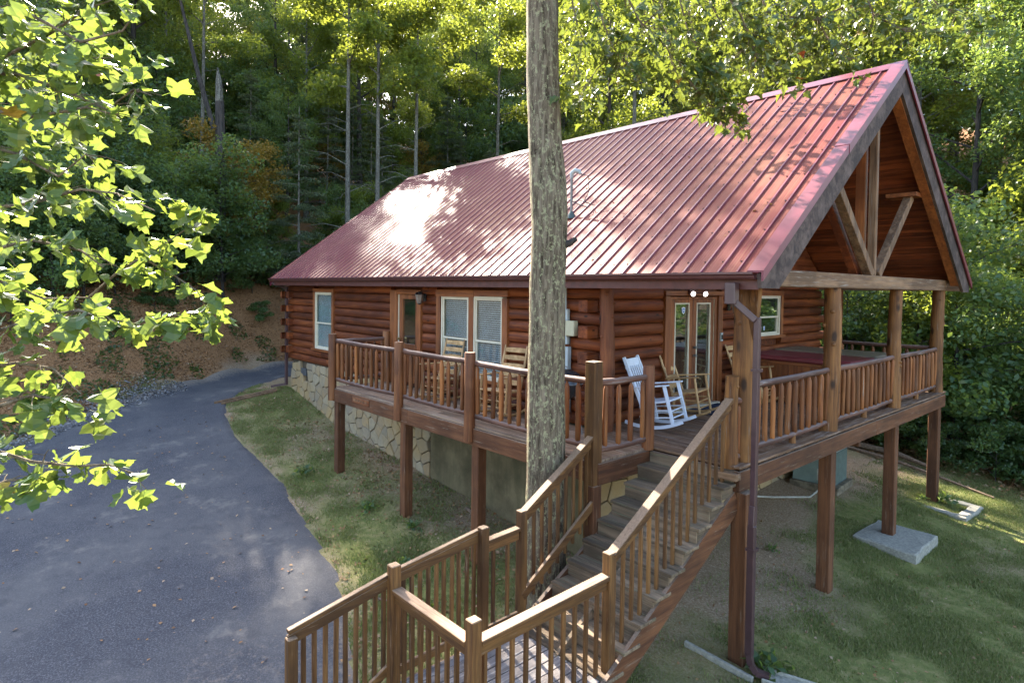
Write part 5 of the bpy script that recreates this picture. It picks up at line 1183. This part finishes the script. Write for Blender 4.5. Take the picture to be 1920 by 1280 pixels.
# ------------------------------------------------------------------ forest
def leaf_cloud(C_, size, seed, up=.22, asp=.62, droop=.25):
    """C_: (n,3) leaf centres -> verts, quads"""
    r = np.random.RandomState(seed); n = len(C_)
    nr = r.randn(n, 3); nr[:, 2] = np.abs(nr[:, 2])+up; nr /= np.linalg.norm(nr, axis=1)[:, None]
    a = r.randn(n, 3); a[:, 2] -= droop; t = a-(a*nr).sum(1)[:, None]*nr; t /= np.linalg.norm(t, axis=1)[:, None]; s = np.cross(nr, t)
    L = size*(.6+.8*r.rand(n))[:, None]; W = L*asp
    v = np.stack([C_-t*L*.5, C_+s*W*.5+nr*L*.05, C_+t*L*.55-nr*L*.12, C_-s*W*.5+nr*L*.05], 1).reshape(-1, 3)
    return v, np.arange(n*4).reshape(n, 4)
def tree_proto(H_, Rad, hb, nl, size, seed, mat, bark, r0, nlimb=16, shape='round', flat=.72, cl=(.55, 1.05), dead=0, asp=.62, lean=0):
    r = random.Random(seed); rs = np.random.RandomState(seed); b = MB(); n = 9; tp = []
    ax, ay = r.uniform(-.5, .5), r.uniform(-.5, .5)
    for i in range(n+1):
        t = i/n; tp.append(Vector((ax*math.sin(t*2.2)*.6+lean*t*H_, ay*math.sin(t*1.8)*.6, -.3+(H_*.97+.3)*t)))
    b.tube(tp, [r0*(1.25 if i == 0 else 1)*(1-.85*(i/n)**1.1) for i in range(n+1)], 8, wob=.04)
    def at(z):
        t = max(0, min(.999, (z+.3)/(H_*.97+.3)))*n; i = int(t); return tp[i].lerp(tp[i+1], t-i)
    cs = []
    for k in range(nlimb):
        u = (k+.5)/nlimb; z = hb+(H_*.93-hb)*u; a = k*2.4+r.uniform(-.4, .4)
        if shape == 'round': L = Rad*(.45+.75*math.sin(math.pi*min(1, .12+u*.88))**.7)*r.uniform(.7, 1.15)
        elif shape == 'cone': L = Rad*(1.08-.92*u)*r.uniform(.75, 1.15)
        else: L = Rad*(1.0-.45*u)*r.uniform(.75, 1.15)
        rise = {'round': r.uniform(.15, .95), 'cone': r.uniform(-.2, .1), 'bush': r.uniform(.1, .7)}[shape]
        p = at(z); d = Vector((math.cos(a), math.sin(a), rise)).normalized(); q = p+d*L; md = p.lerp(q, .5)+Vector((0, 0, .06*L))
        b.tube([p, md, q], [r0*.32*(1-.6*u)+.008, r0*.16+.006, .006], 5, cap=False)
        m_ = max(2, int(L/.55))
        for j in range(m_):
            f = .28+.75*(j+r.random()*.6)/m_; c = p.lerp(q, min(f, 1.05)); rad = r.uniform(*cl)*(.65+.45*f)
            sd = Vector((-d.y, d.x, 0))*r.uniform(-.55, .55)*L*.35*f; cs.append((c+sd+Vector((0, 0, r.uniform(-.1, .2))), rad))
            if r.random() < .5: b.tube([c, c+sd], [.012, .006], 3, cap=False)
    for k in range(dead):
        z = r.uniform(1.0, hb+1.5); a = r.uniform(0, 6.3); L = r.uniform(.7, 2.0); p = at(z); q = p+Vector((math.cos(a)*L, math.sin(a)*L, r.uniform(-.5, .35)*L)); md = p.lerp(q, .55)+Vector((0, 0, .1*L))
        b.tube([p, md, q], [.022, .013, .004], 3, cap=False)
        for _ in range(3): f = r.uniform(.3, .9); c = p.lerp(q, f); b.tube([c, c+Vector((r.uniform(-.4, .4), r.uniform(-.4, .4), r.uniform(-.3, .15)))], [.008, .003], 3, cap=False)
    wts = np.array([c[1]**2 for c in cs]); wts /= wts.sum(); cnt = rs.multinomial(nl, wts); P = []
    for (c, rad), k in zip(cs, cnt):
        if k == 0: continue
        v = rs.randn(k, 3); v /= np.linalg.norm(v, axis=1)[:, None]; v *= (rs.rand(k)**.45)[:, None]*rad; v[:, 2] *= flat
        v[:, 2] -= .18*(v[:, 0]**2+v[:, 1]**2)/max(rad, .1)
        P.append(v+np.array(c))
    P = np.concatenate(P); V, Fq = leaf_cloud(P, size, seed+1, asp=asp)
    return b.mesh('trunk', M[bark], smooth=True), fast_mesh('crown', V, Fq, M[mat], 4)
PT = dict(
 bright=tree_proto(15, 3.4, 4.6, 15000, .150, 21, 'leaf_a', 'bark_pale', .17, 20),
 deep=tree_proto(16, 3.7, 3.6, 17000, .150, 22, 'leaf_b', 'bark_dark', .19, 22),
 olive=tree_proto(13.5, 3.2, 3.4, 14000, .145, 23, 'leaf_c', 'bark_dark', .15, 20),
 bright2=tree_proto(17, 3.2, 6.5, 13000, .155, 24, 'leaf_a', 'bark_dark', .20, 18),
 hemlock=tree_proto(15, 2.5, 2.4, 15000, .15, 25, 'leaf_p', 'bark_pale', .13, 34, 'cone', .30, (.4, .75), 30, .34),
 pole=tree_proto(17, 2.7, 8.8, 8500, .15, 26, 'leaf_a', 'bark_pale', .125, 8, 'round', .6, (.65, 1.0), 22),
 understory=tree_proto(6.2, 2.5, .7, 11000, .130, 27, 'leaf_b', 'bark_dark', .07, 20, 'bush', .70, (.5, .9)),
 sapling=tree_proto(5.2, 2.1, .6, 8500, .125, 28, 'leaf_a', 'bark_dark', .05, 17, 'bush', .68, (.45, .85)),
 turning=tree_proto(4.6, 2.0, .7, 6000, .110, 29, 'leaf_y', 'bark_dark', .045, 14, 'bush', .6, (.4, .7)),
 shrub=tree_proto(1.7, 1.15, .12, 3200, .100, 30, 'leaf_b', 'bark_dark', .02, 9, 'bush', .5, (.3, .5)),
 rhodo=tree_proto(2.8, 1.7, .2, 5500, .135, 31, 'leaf_b', 'bark_dark', .03, 12, 'bush', .45, (.35, .6), asp=.4),
)
CAT = dict(bright='tree', deep='tree', olive='tree', bright2='tree', hemlock='hemlock', pole='tree', understory='tree', sapling='tree', turning='tree', shrub='shrub', rhodo='shrub')
NAME = dict(bright='broadleaf_tree', deep='broadleaf_tree', olive='broadleaf_tree', bright2='broadleaf_tree', hemlock='hemlock_tree', pole='slender_tree', understory='understory_tree', sapling='sapling', turning='autumn_tree', shrub='shrub', rhodo='shrub')
LAB = dict(bright='tall light green tree', deep='tall deep green tree', olive='tall olive-leaved tree',
 bright2='dark-trunked high-crowned tree', hemlock='grey-green hemlock', pole='slender pale-trunked tree', understory='dark green low-branched tree',
 sapling='light green bushy sapling', turning='small yellow-orange autumn tree', shrub='low green shrub', rhodo='broad dark long-leaved shrub')
SECT = [(240, 'behind the overhanging tulip leaves'), (300, 'just right of the overhanging tulip leaves'), (365, 'left of the broken snag'), (430, 'beside the broken snag'), (510, 'left of the cabin roof corner'), (575, 'left of the paired pale trunks'), (640, 'by the paired pale trunks'),
 (700, 'above the slanting left roof edge'), (775, 'over the left end of the ridge'), (860, 'over the ridge, well left of the big trunk'), (985, 'over the ridge, just left of the big trunk'), (1110, 'over the ridge, just right of the big trunk'),
 (1230, 'over the ridge, right of the big trunk'), (1400, 'behind the hanging maple twigs'), (1560, 'behind the right half of the ridge'), (1700, 'behind the gable peak'), (1800, 'just right of the gable'), (1e9, 'at the right edge of the picture')]
def wherever(x, y):
    px = 960+1153*math.tan(math.radians(48.26)-math.atan2(-(x-3.33), y+6.8)); d = math.hypot(x-3.33, y+6.8)
    return ('in front, ' if d < 24 else 'second rank, ' if d < 31 else 'midway back, ' if d < 42 else 'far back, ' if d < 58 else 'farthest back, ')+[n for lim, n in SECT if px < lim][0]
def plant(kind, x, y, s=1.0, rz=None, where='', label=None, sx=None, name=None):
    tm, cm = PT[kind]; z = h1(x, y)
    lab = label or LAB[kind]+' '+wherever(x, y)
    t = thing(name or NAME[kind], lab, CAT[kind], (x, y, z), None if label else NAME[kind].replace('_', ' ')+'s of the forest round the cabin')
    t.rotation_euler = (0, 0, rng.uniform(0, 6.28) if rz is None else rz); t.scale = (sx or s, sx or s, s)
    for nm, me in (('trunk', tm), ('crown', cm)):
        o = bpy.data.objects.new(nm, me); col.objects.link(o); o.parent = t
    return t
placed = []
KH = dict(bright=15, deep=16, olive=13.5, bright2=17, hemlock=15, pole=17, understory=6.2, sapling=5.2, turning=4.6, shrub=1.7, rhodo=2.8)
_L = math.hypot(SUN.x, SUN.y); _ux, _uy, _tn = SUN.x/_L, SUN.y/_L, SUN.z/_L
def sunlit_cap(x, y, z):
    """tallest tree at (x, y) that still lets the low sun reach the front roof slope"""
    best = 1e9
    for off in (-2.6, -1.3, 0, 1.3, 2.6):
        for t in np.arange(6, 60, 1.0):
            px, py = x-_uy*off-_ux*t, y+_ux*off-_uy*t
            if -14.6 < px < -.3 and .3 < py < 4.7: best = min(best, zr(py)+t*_tn-z)
            if -7 < px < -.5 and -6.5 < py < -2: best = min(best, -4.5+t*_tn-z)
    return best
def far_enough(x, y, d):
    for (a, b_, e) in placed:
        if (a-x)**2+(b_-y)**2 < (min(d, e))**2: return False
    return True
def scatter(kinds, n, xr, yr, d, s, where, test=None, seed=1):
    r = random.Random(seed); k = 0; tries = 0
    while k < n and tries < n*60:
        tries += 1; x = r.uniform(*xr); y = r.uniform(*yr)
        if test and not test(x, y): continue
        if not far_enough(x, y, d): continue
        kd = r.choice(kinds); sc_ = r.uniform(*s); rz_ = r.uniform(0, 6.28)
        if r.random() > .08 and KH[kd] > 3:
            sc_ = min(sc_, (sunlit_cap(x, y, h1(x, y))+r.choice((0, 2.5, 5, 7)))/KH[kd])
            if sc_ < .3: kd = 'shrub'; sc_ = 1.2
        placed.append((x, y, d)); plant(kd, x, y, sc_, rz_, where); k += 1
CX, CY = 3.33, -6.8
def inview(x, y, pad=0.08):
    a = math.atan2(x-CX, y-CY)   # 0 = +Y, negative to the left
    return -math.radians(89+pad*60) < a < math.radians(-8.2+pad*60)
def bearing(x, y): return math.degrees(math.atan2(-(x-CX), y-CY))
# trees one can single out by their trunks
def featured():
    L = [('pole', -29.6, 1.9, 1.0, 'slender tree with a lichened trunk and bare side twigs, left of the broken snag'),
         ('bright2', -35, -.1, 1.05, 'thick dark straight trunk at the upper left behind the tulip leaves'),
         ('pole', -22.9, 6.4, 1.18, 'left one of a pair of thin pale trunks left of the cabin roof'),
         ('pole', -22.9, 7.9, 1.14, 'right one of a pair of thin pale trunks left of the cabin roof'),
         ('bright2', -31.5, 11.6, 1.0, 'dark straight trunk just right of the paired pale trunks'),
         ('pole', -22.0, 9.4, 1.12, 'very thin pale trunk with drooping dead twigs above the left end of the roof'),
         ('pole', -14.5, 16.5, 1.25, 'pale lichened trunk seen above the ridge just right of the big trunk'),
         ('bright2', -16.5, 17.5, 1.0, 'dark slim trunk between the big trunk and the pale trunk above the ridge'),
         ('pole', -1.9, 27.5, 1.1, 'pale trunk at the far upper right corner of the picture'),
         ('pole', -22.6, 14.9, 1.16, 'slender trunk rising behind the left end of the ridge'),
         ('turning', -25.0, 1.6, 1.25, 'small tree with orange and yellow leaves on the bank left of the cabin'),
         ('turning', -26.5, 3.4, 1.15, 'small yellowing tree just right of and behind the orange-leaved one')]
    for k, x, y, s, lab in L: placed.append((x, y, 1.2)); plant(k, x, y, s, None, '', lab)
featured()
# broken snag
x, y = -24.2, 1.25; z = h1(x, y)
sn = thing('dead_snag', 'broken grey dead trunk with a splintered pale top in the left forest', 'dead tree', (x, y, z)); b = MB()
b.tube([(x, y, z-.3), (x+.05, y, z+2.5), (x, y+.05, z+5.0), (x+.02, y, z+7.3)], [.26, .22, .20, .17], 10, wob=.05); b.build('trunk', M['bark_dark'], sn, smooth=True)
b = MB(); b.tube([(x+.02, y, z+7.28), (x, y-.03, z+8.2), (x-.03, y-.06, z+8.7)], [.165, .12, .02], 8, wob=.15); b.build('broken_top', M['bark_pale'], sn, smooth=True)  # paler bark than the trunk: sunlight on the tip painted in
b = MB(); x, y = -26.5, 3.2; z = h1(x, y); lt = thing('leaning_tree', 'thin dark leaning trunk crossing behind the snag', 'tree', (x, y, z))
b.tube([(x, y, z-.3), (x-.9, y-.7, z+4), (x-2.0, y-1.6, z+8.5), (x-2.8, y-2.4, z+13)], [.15, .13, .11, .06], 8, wob=.04); b.build('trunk', M['bark_dark'], lt, smooth=True)
placed.append((-24.2, 1.25, 1.5)); placed.append((-26.5, 3.2, 1.0))

def left(x, y): return bearing(x, y) > 52 and inview(x, y) and x < -23
def corridor(x, y):
    """strip the low sun shines through towards the roof"""
    px, py = -SUN.x, -SUN.y
    L = math.hypot(px, py); d = ((x+6)*(-py)/L*-1+(y-2)*(-px)/L) if False else None
    ux_, uy_ = SUN.x/L, SUN.y/L; a = (x+6)*ux_+(y-2)*uy_; o = -(x+6)*uy_+(y-2)*ux_
    return a > 0 and abs(o) < 9
tall = ['bright', 'deep', 'olive', 'bright2', 'hemlock', 'bright']
# near rank on the bank, left
scatter(['rhodo', 'shrub', 'understory', 'sapling'], 50, (-26, -20), (-9, 10), 1.15, (.6, 1.0), 'along the top of the bank above the driveway', lambda x, y: h1(x, y) > 1.15, 3)
scatter(['hemlock', 'understory', 'sapling', 'deep', 'sapling'], 22, (-30, -24), (-9, 16), 2.0, (.5, .7), 'in the first rank left of the cabin', lambda x, y: inview(x, y), 4)
scatter(['hemlock', 'hemlock', 'olive', 'understory'], 14, (-31, -22.5), (4, 18), 2.0, (.45, .66), 'behind the left end of the roof', lambda x, y: inview(x, y), 5)
scatter(['understory', 'sapling', 'turning', 'understory'], 60, (-50, -29), (-10, 38), 1.9, (.95, 1.6), 'under the taller trees of the left forest', lambda x, y: inview(x, y), 16)
scatter(tall, 30, (-46, -30), (-10, 34), 3.0, (.8, 1.05), 'deeper in the left forest', lambda x, y: inview(x, y), 6)
scatter(tall, 60, (-78, -44), (-10, 70), 3.6, (1.2, 1.6), 'far back in the left forest', lambda x, y: inview(x, y), 7)
scatter(['shrub', 'rhodo', 'shrub'], 12, (-24, -19.5), (-9, 9), 1.4, (.45, .8), 'low on the bank', lambda x, y: .3 < h1(x, y) < 1.3, 29)
# behind the ridge and to the right
scatter(['understory', 'sapling', 'understory', 'rhodo'], 20, (-20, -1), (13.5, 18), 1.9, (.8, 1.1), 'close behind the cabin', lambda x, y: inview(x, y), 8)
scatter(['understory', 'sapling', 'sapling'], 20, (-30, 0), (19, 36), 2.2, (1.1, 1.6), 'under the trees behind the cabin', lambda x, y: inview(x, y), 17)
scatter(tall, 16, (-24, 0), (18, 25), 2.5, (.42, .6), 'just behind the cabin ridge', lambda x, y: inview(x, y), 19)
scatter(tall, 22, (-28, 0), (25, 36), 2.7, (.9, 1.15), 'behind the cabin ridge', lambda x, y: inview(x, y), 9)
scatter(tall, 44, (-48, 2), (33, 66), 3.4, (1.15, 1.5), 'far behind the cabin', lambda x, y: inview(x, y), 10)
scatter(['understory', 'sapling', 'rhodo', 'understory', 'shrub'], 22, (-5.5, 3.2), (12.6, 17), 1.25, (.65, 1.0), 'at the lawn edge right of the deck', lambda x, y: True, 11)
scatter(['shrub', 'rhodo'], 16, (-6, 3.2), (11.6, 13.2), .8, (.55, .8), 'low at the lawn edge below the deck', lambda x, y: True, 12)
scatter(['bright', 'deep', 'deep', 'bright'], 14, (-6, 5), (15, 27), 2.4, (.65, .9), 'rising right of the gable', lambda x, y: True, 13)

# ------------------------------------------------------------------ ground cover
def stuff(name, me, label, cat):
    o = bpy.data.objects.new(name, me); col.objects.link(o); o['kind'] = 'stuff'; o['label'] = label; o['category'] = cat; return o
def sample(n, xr, yr, seed, keep):
    r = np.random.RandomState(seed); x = r.uniform(*xr, n); y = r.uniform(*yr, n); k = keep(x, y, r); return x[k], y[k]
def patch(x, y): return .5+.28*np.sin(x*1.7+.6*np.sin(y*2.1))*np.cos(y*1.9+.7*np.sin(x*1.3))+.22*np.sin(x*4.3+y*3.1)*np.sin(y*5.2-x*2.2)
def onland(x, y): return ~in_road(x, y) & ~((x > XL) & (x < XW) & (y > YF) & (y < YB))
def gkeep(x, y, r):
    g, l = cover(x, y); return onland(x, y) & (r.rand(len(x)) < np.clip((g-.26)*2.3, .05, 1)*np.clip((patch(x, y)-.30)*3.2, .10, 1))
def blades(x, y, h, wd, seed):
    r = np.random.RandomState(seed); n = len(x); z = H(x, y)-.01; hh = h*(.5+r.rand(n)); a = r.rand(n)*6.283; lean = hh*r.uniform(.1, .9, n); a2 = r.rand(n)*6.283
    w_ = wd*(.6+.8*r.rand(n)); dx = np.cos(a)*w_; dy = np.sin(a)*w_
    v = np.stack([np.stack([x-dx, y-dy, z], 1), np.stack([x+dx, y+dy, z], 1), np.stack([x+np.cos(a2)*lean, y+np.sin(a2)*lean, z+hh], 1)], 1).reshape(-1, 3)
    return v, np.arange(n*3).reshape(n, 3)
x1, y1 = sample(420000, (-18.5, -1.6), (-3.6, .5), 1, gkeep); v, f = blades(x1, y1, .045, .008, 2); stuff('grass', fast_mesh('grass', v, f, M['grass'], 3), 'patchy moss and grass between the driveway and the cabin', 'grass')
x1, y1 = sample(560000, (-2.2, 3.0), (-2.5, 12.5), 3, gkeep); v, f = blades(x1, y1, .044, .0075, 4); stuff('lawn', fast_mesh('lawn', v, f, M['grass'], 3), 'thin mown lawn in front of the porch posts', 'lawn')
def flat_bits(x, y, size, seed, lift=.012, tilt=.5, asp=.7):
    z = H(x, y)+lift; C_ = np.stack([x, y, z], 1); r = np.random.RandomState(seed); n = len(x)
    nr = np.stack([r.randn(n)*tilt, r.randn(n)*tilt, np.ones(n)], 1); nr /= np.linalg.norm(nr, axis=1)[:, None]
    a = r.randn(n, 3); t = a-(a*nr).sum(1)[:, None]*nr; t /= np.linalg.norm(t, axis=1)[:, None]; s = np.cross(nr, t); L = (size*(.5+r.rand(n)))[:, None]
    v = np.stack([C_-t*L*.5, C_+s*L*asp*.5+nr*L*.1, C_+t*L*.5, C_-s*L*asp*.5+nr*L*.1], 1).reshape(-1, 3); return v, np.arange(n*4).reshape(n, 4)
x1, y1 = sample(90000, (-26, -15), (-9, 13), 5, lambda x, y, r: onland(x, y) & (cover(x, y)[1] > .5)); v, f = flat_bits(x1, y1, .060, 6, tilt=.3); stuff('bank_litter', fast_mesh('bank_litter', v, f, M['litter'], 4), 'red-brown leaf litter covering the bank', 'leaf litter')
x1, y1 = sample(16000, (-16, -1.8), (-3.8, .5), 7, lambda x, y, r: onland(x, y) & (r.rand(len(x)) < np.where(y > -.9, .55, .10)+.22*(patch(y, x) > .55))); v, f = flat_bits(x1, y1, .055, 8); stuff('yard_litter', fast_mesh('yard_litter', v, f, M['litter'], 4), 'dry leaves scattered below the side deck', 'leaf litter')
x1, y1 = sample(26000, (-8, 5), (10.5, 20), 9, lambda x, y, r: onland(x, y) & (r.rand(len(x)) < np.clip((y-10.6)*.5, .02, 1))); v, f = flat_bits(x1, y1, .09, 10); stuff('forest_litter', fast_mesh('forest_litter', v, f, M['litter'], 4), 'leaf litter on the forest floor right of the deck', 'leaf litter')
x1, y1 = sample(6000, (-4, 3), (-1.5, 10), 11, lambda x, y, r: onland(x, y) & (r.rand(len(x)) < .35)); v, f = flat_bits(x1, y1, .04, 12); stuff('lawn_leaves', fast_mesh('lawn_leaves', v, f, M['litter'], 4), 'dry leaf scraps on the lawn', 'leaf litter')
x1, y1 = sample(420, (-15, -3), (-8, -2), 13, lambda x, y, r: in_road(x, y)); z_ = .03; v, f = flat_bits(x1, y1, .05, 14, lift=.03, tilt=.25); stuff('driveway_leaves', fast_mesh('driveway_leaves', v, f, M['litter'], 4), 'a few fallen leaves on the asphalt', 'leaf litter')
def nearedge(x, y, r):
    do = dist_curve(x, y, OUT_); return (do < .75) & (r.rand(len(x)) < np.clip(1-do/.75, .0, 1)) & (x < -13)
x1, y1 = sample(26000, (-18.5, -14), (-8, -1.5), 15, nearedge); v, f = flat_bits(x1, y1, .05, 16, lift=.03, asp=.9); stuff('gravel', fast_mesh('gravel', v, f, M['pebble'], 4), 'loose grey gravel along the outer driveway edge', 'gravel')
x1, y1 = sample(42000, (-25, -16), (-9, 8), 23, lambda x, y, r: onland(x, y) & (cover(x, y)[1] > .5) & (patch(x*.6, y*.6) > .55)); v, f = leaf_cloud(np.stack([x1, y1, H(x1, y1)+.08*np.random.RandomState(2).rand(len(x1))], 1), .10, 24, up=.6); stuff('bank_weeds', fast_mesh('bank_weeds', v, f, M['leaf_b'], 4), 'patches of low green growth on the bank', 'weeds')
# weeds: small broad-leaved tufts one can tell apart
wv, wf = leaf_cloud(np.random.RandomState(3).randn(70, 3)*np.array([.09, .09, .04])+np.array([0, 0, .07]), .08, 4, up=.8); WM = fast_mesh('weed', wv, wf, M['leaf_b'], 4)
for i, (x, y, lab) in enumerate([(-4.7, -1.75, 'leafy weed in the moss by the rail at the landing'), (-6.9, -1.2, 'leafy weed left of the second deck post'), (-5.7, -1.0, 'leafy weed at the foot of the second deck post'), (-9.3, -1.4, 'leafy weed near the foot of the first deck post'),
                               (-3.6, -2.1, 'leafy weed showing through the landing balusters'), (-.2, 8.85, 'weed growing in the hollow footing'), (-.55, 8.7, 'bushy weed at the farthest deck post'), (.0, .35, 'tuft of weed at the foot of the downspout'), (-1.5, 3.6, 'weed on the bare soil under the porch')]):
    o = bpy.data.objects.new('weed', WM); col.objects.link(o); o.location = (x, y, h1(x, y)+(.0 if i not in (5, 6) else .02)); s = 1+.5*math.sin(i*3); o.scale = (s, s, s*1.1); o.rotation_euler = (0, 0, i); o['label'] = lab; o['category'] = 'weed'; o['group'] = 'weeds around the deck'

x1, y1 = sample(150, (-14.5, -.3), (.1, 4.5), 31, lambda x, y, r: x == x); v, f = flat_bits(x1, y1, .05, 32); v = v.reshape(-1, 4, 3); v[:, :, 2] += (EZ+SL*y1+.022-(H(x1, y1)+.012))[:, None]; v = v.reshape(-1, 3)
stuff('roof_leaves', fast_mesh('roof_leaves', v, f, M['litter'], 4), 'a few dry leaves lying on the burgundy roof', 'leaf litter')
x1, y1 = sample(60, (-2.8, -.5), (-.8, 4.5), 33, lambda x, y, r: (y > .2) | (x < -1.7)); v, f = flat_bits(x1, y1, .045, 34, tilt=.2); v = v.reshape(-1, 4, 3); v[:, :, 2] += (.012-(H(x1, y1)+.012))[:, None]; v = v.reshape(-1, 3)
stuff('deck_leaves', fast_mesh('deck_leaves', v, f, M['litter'], 4), 'dry leaf scraps on the deck boards', 'leaf litter')
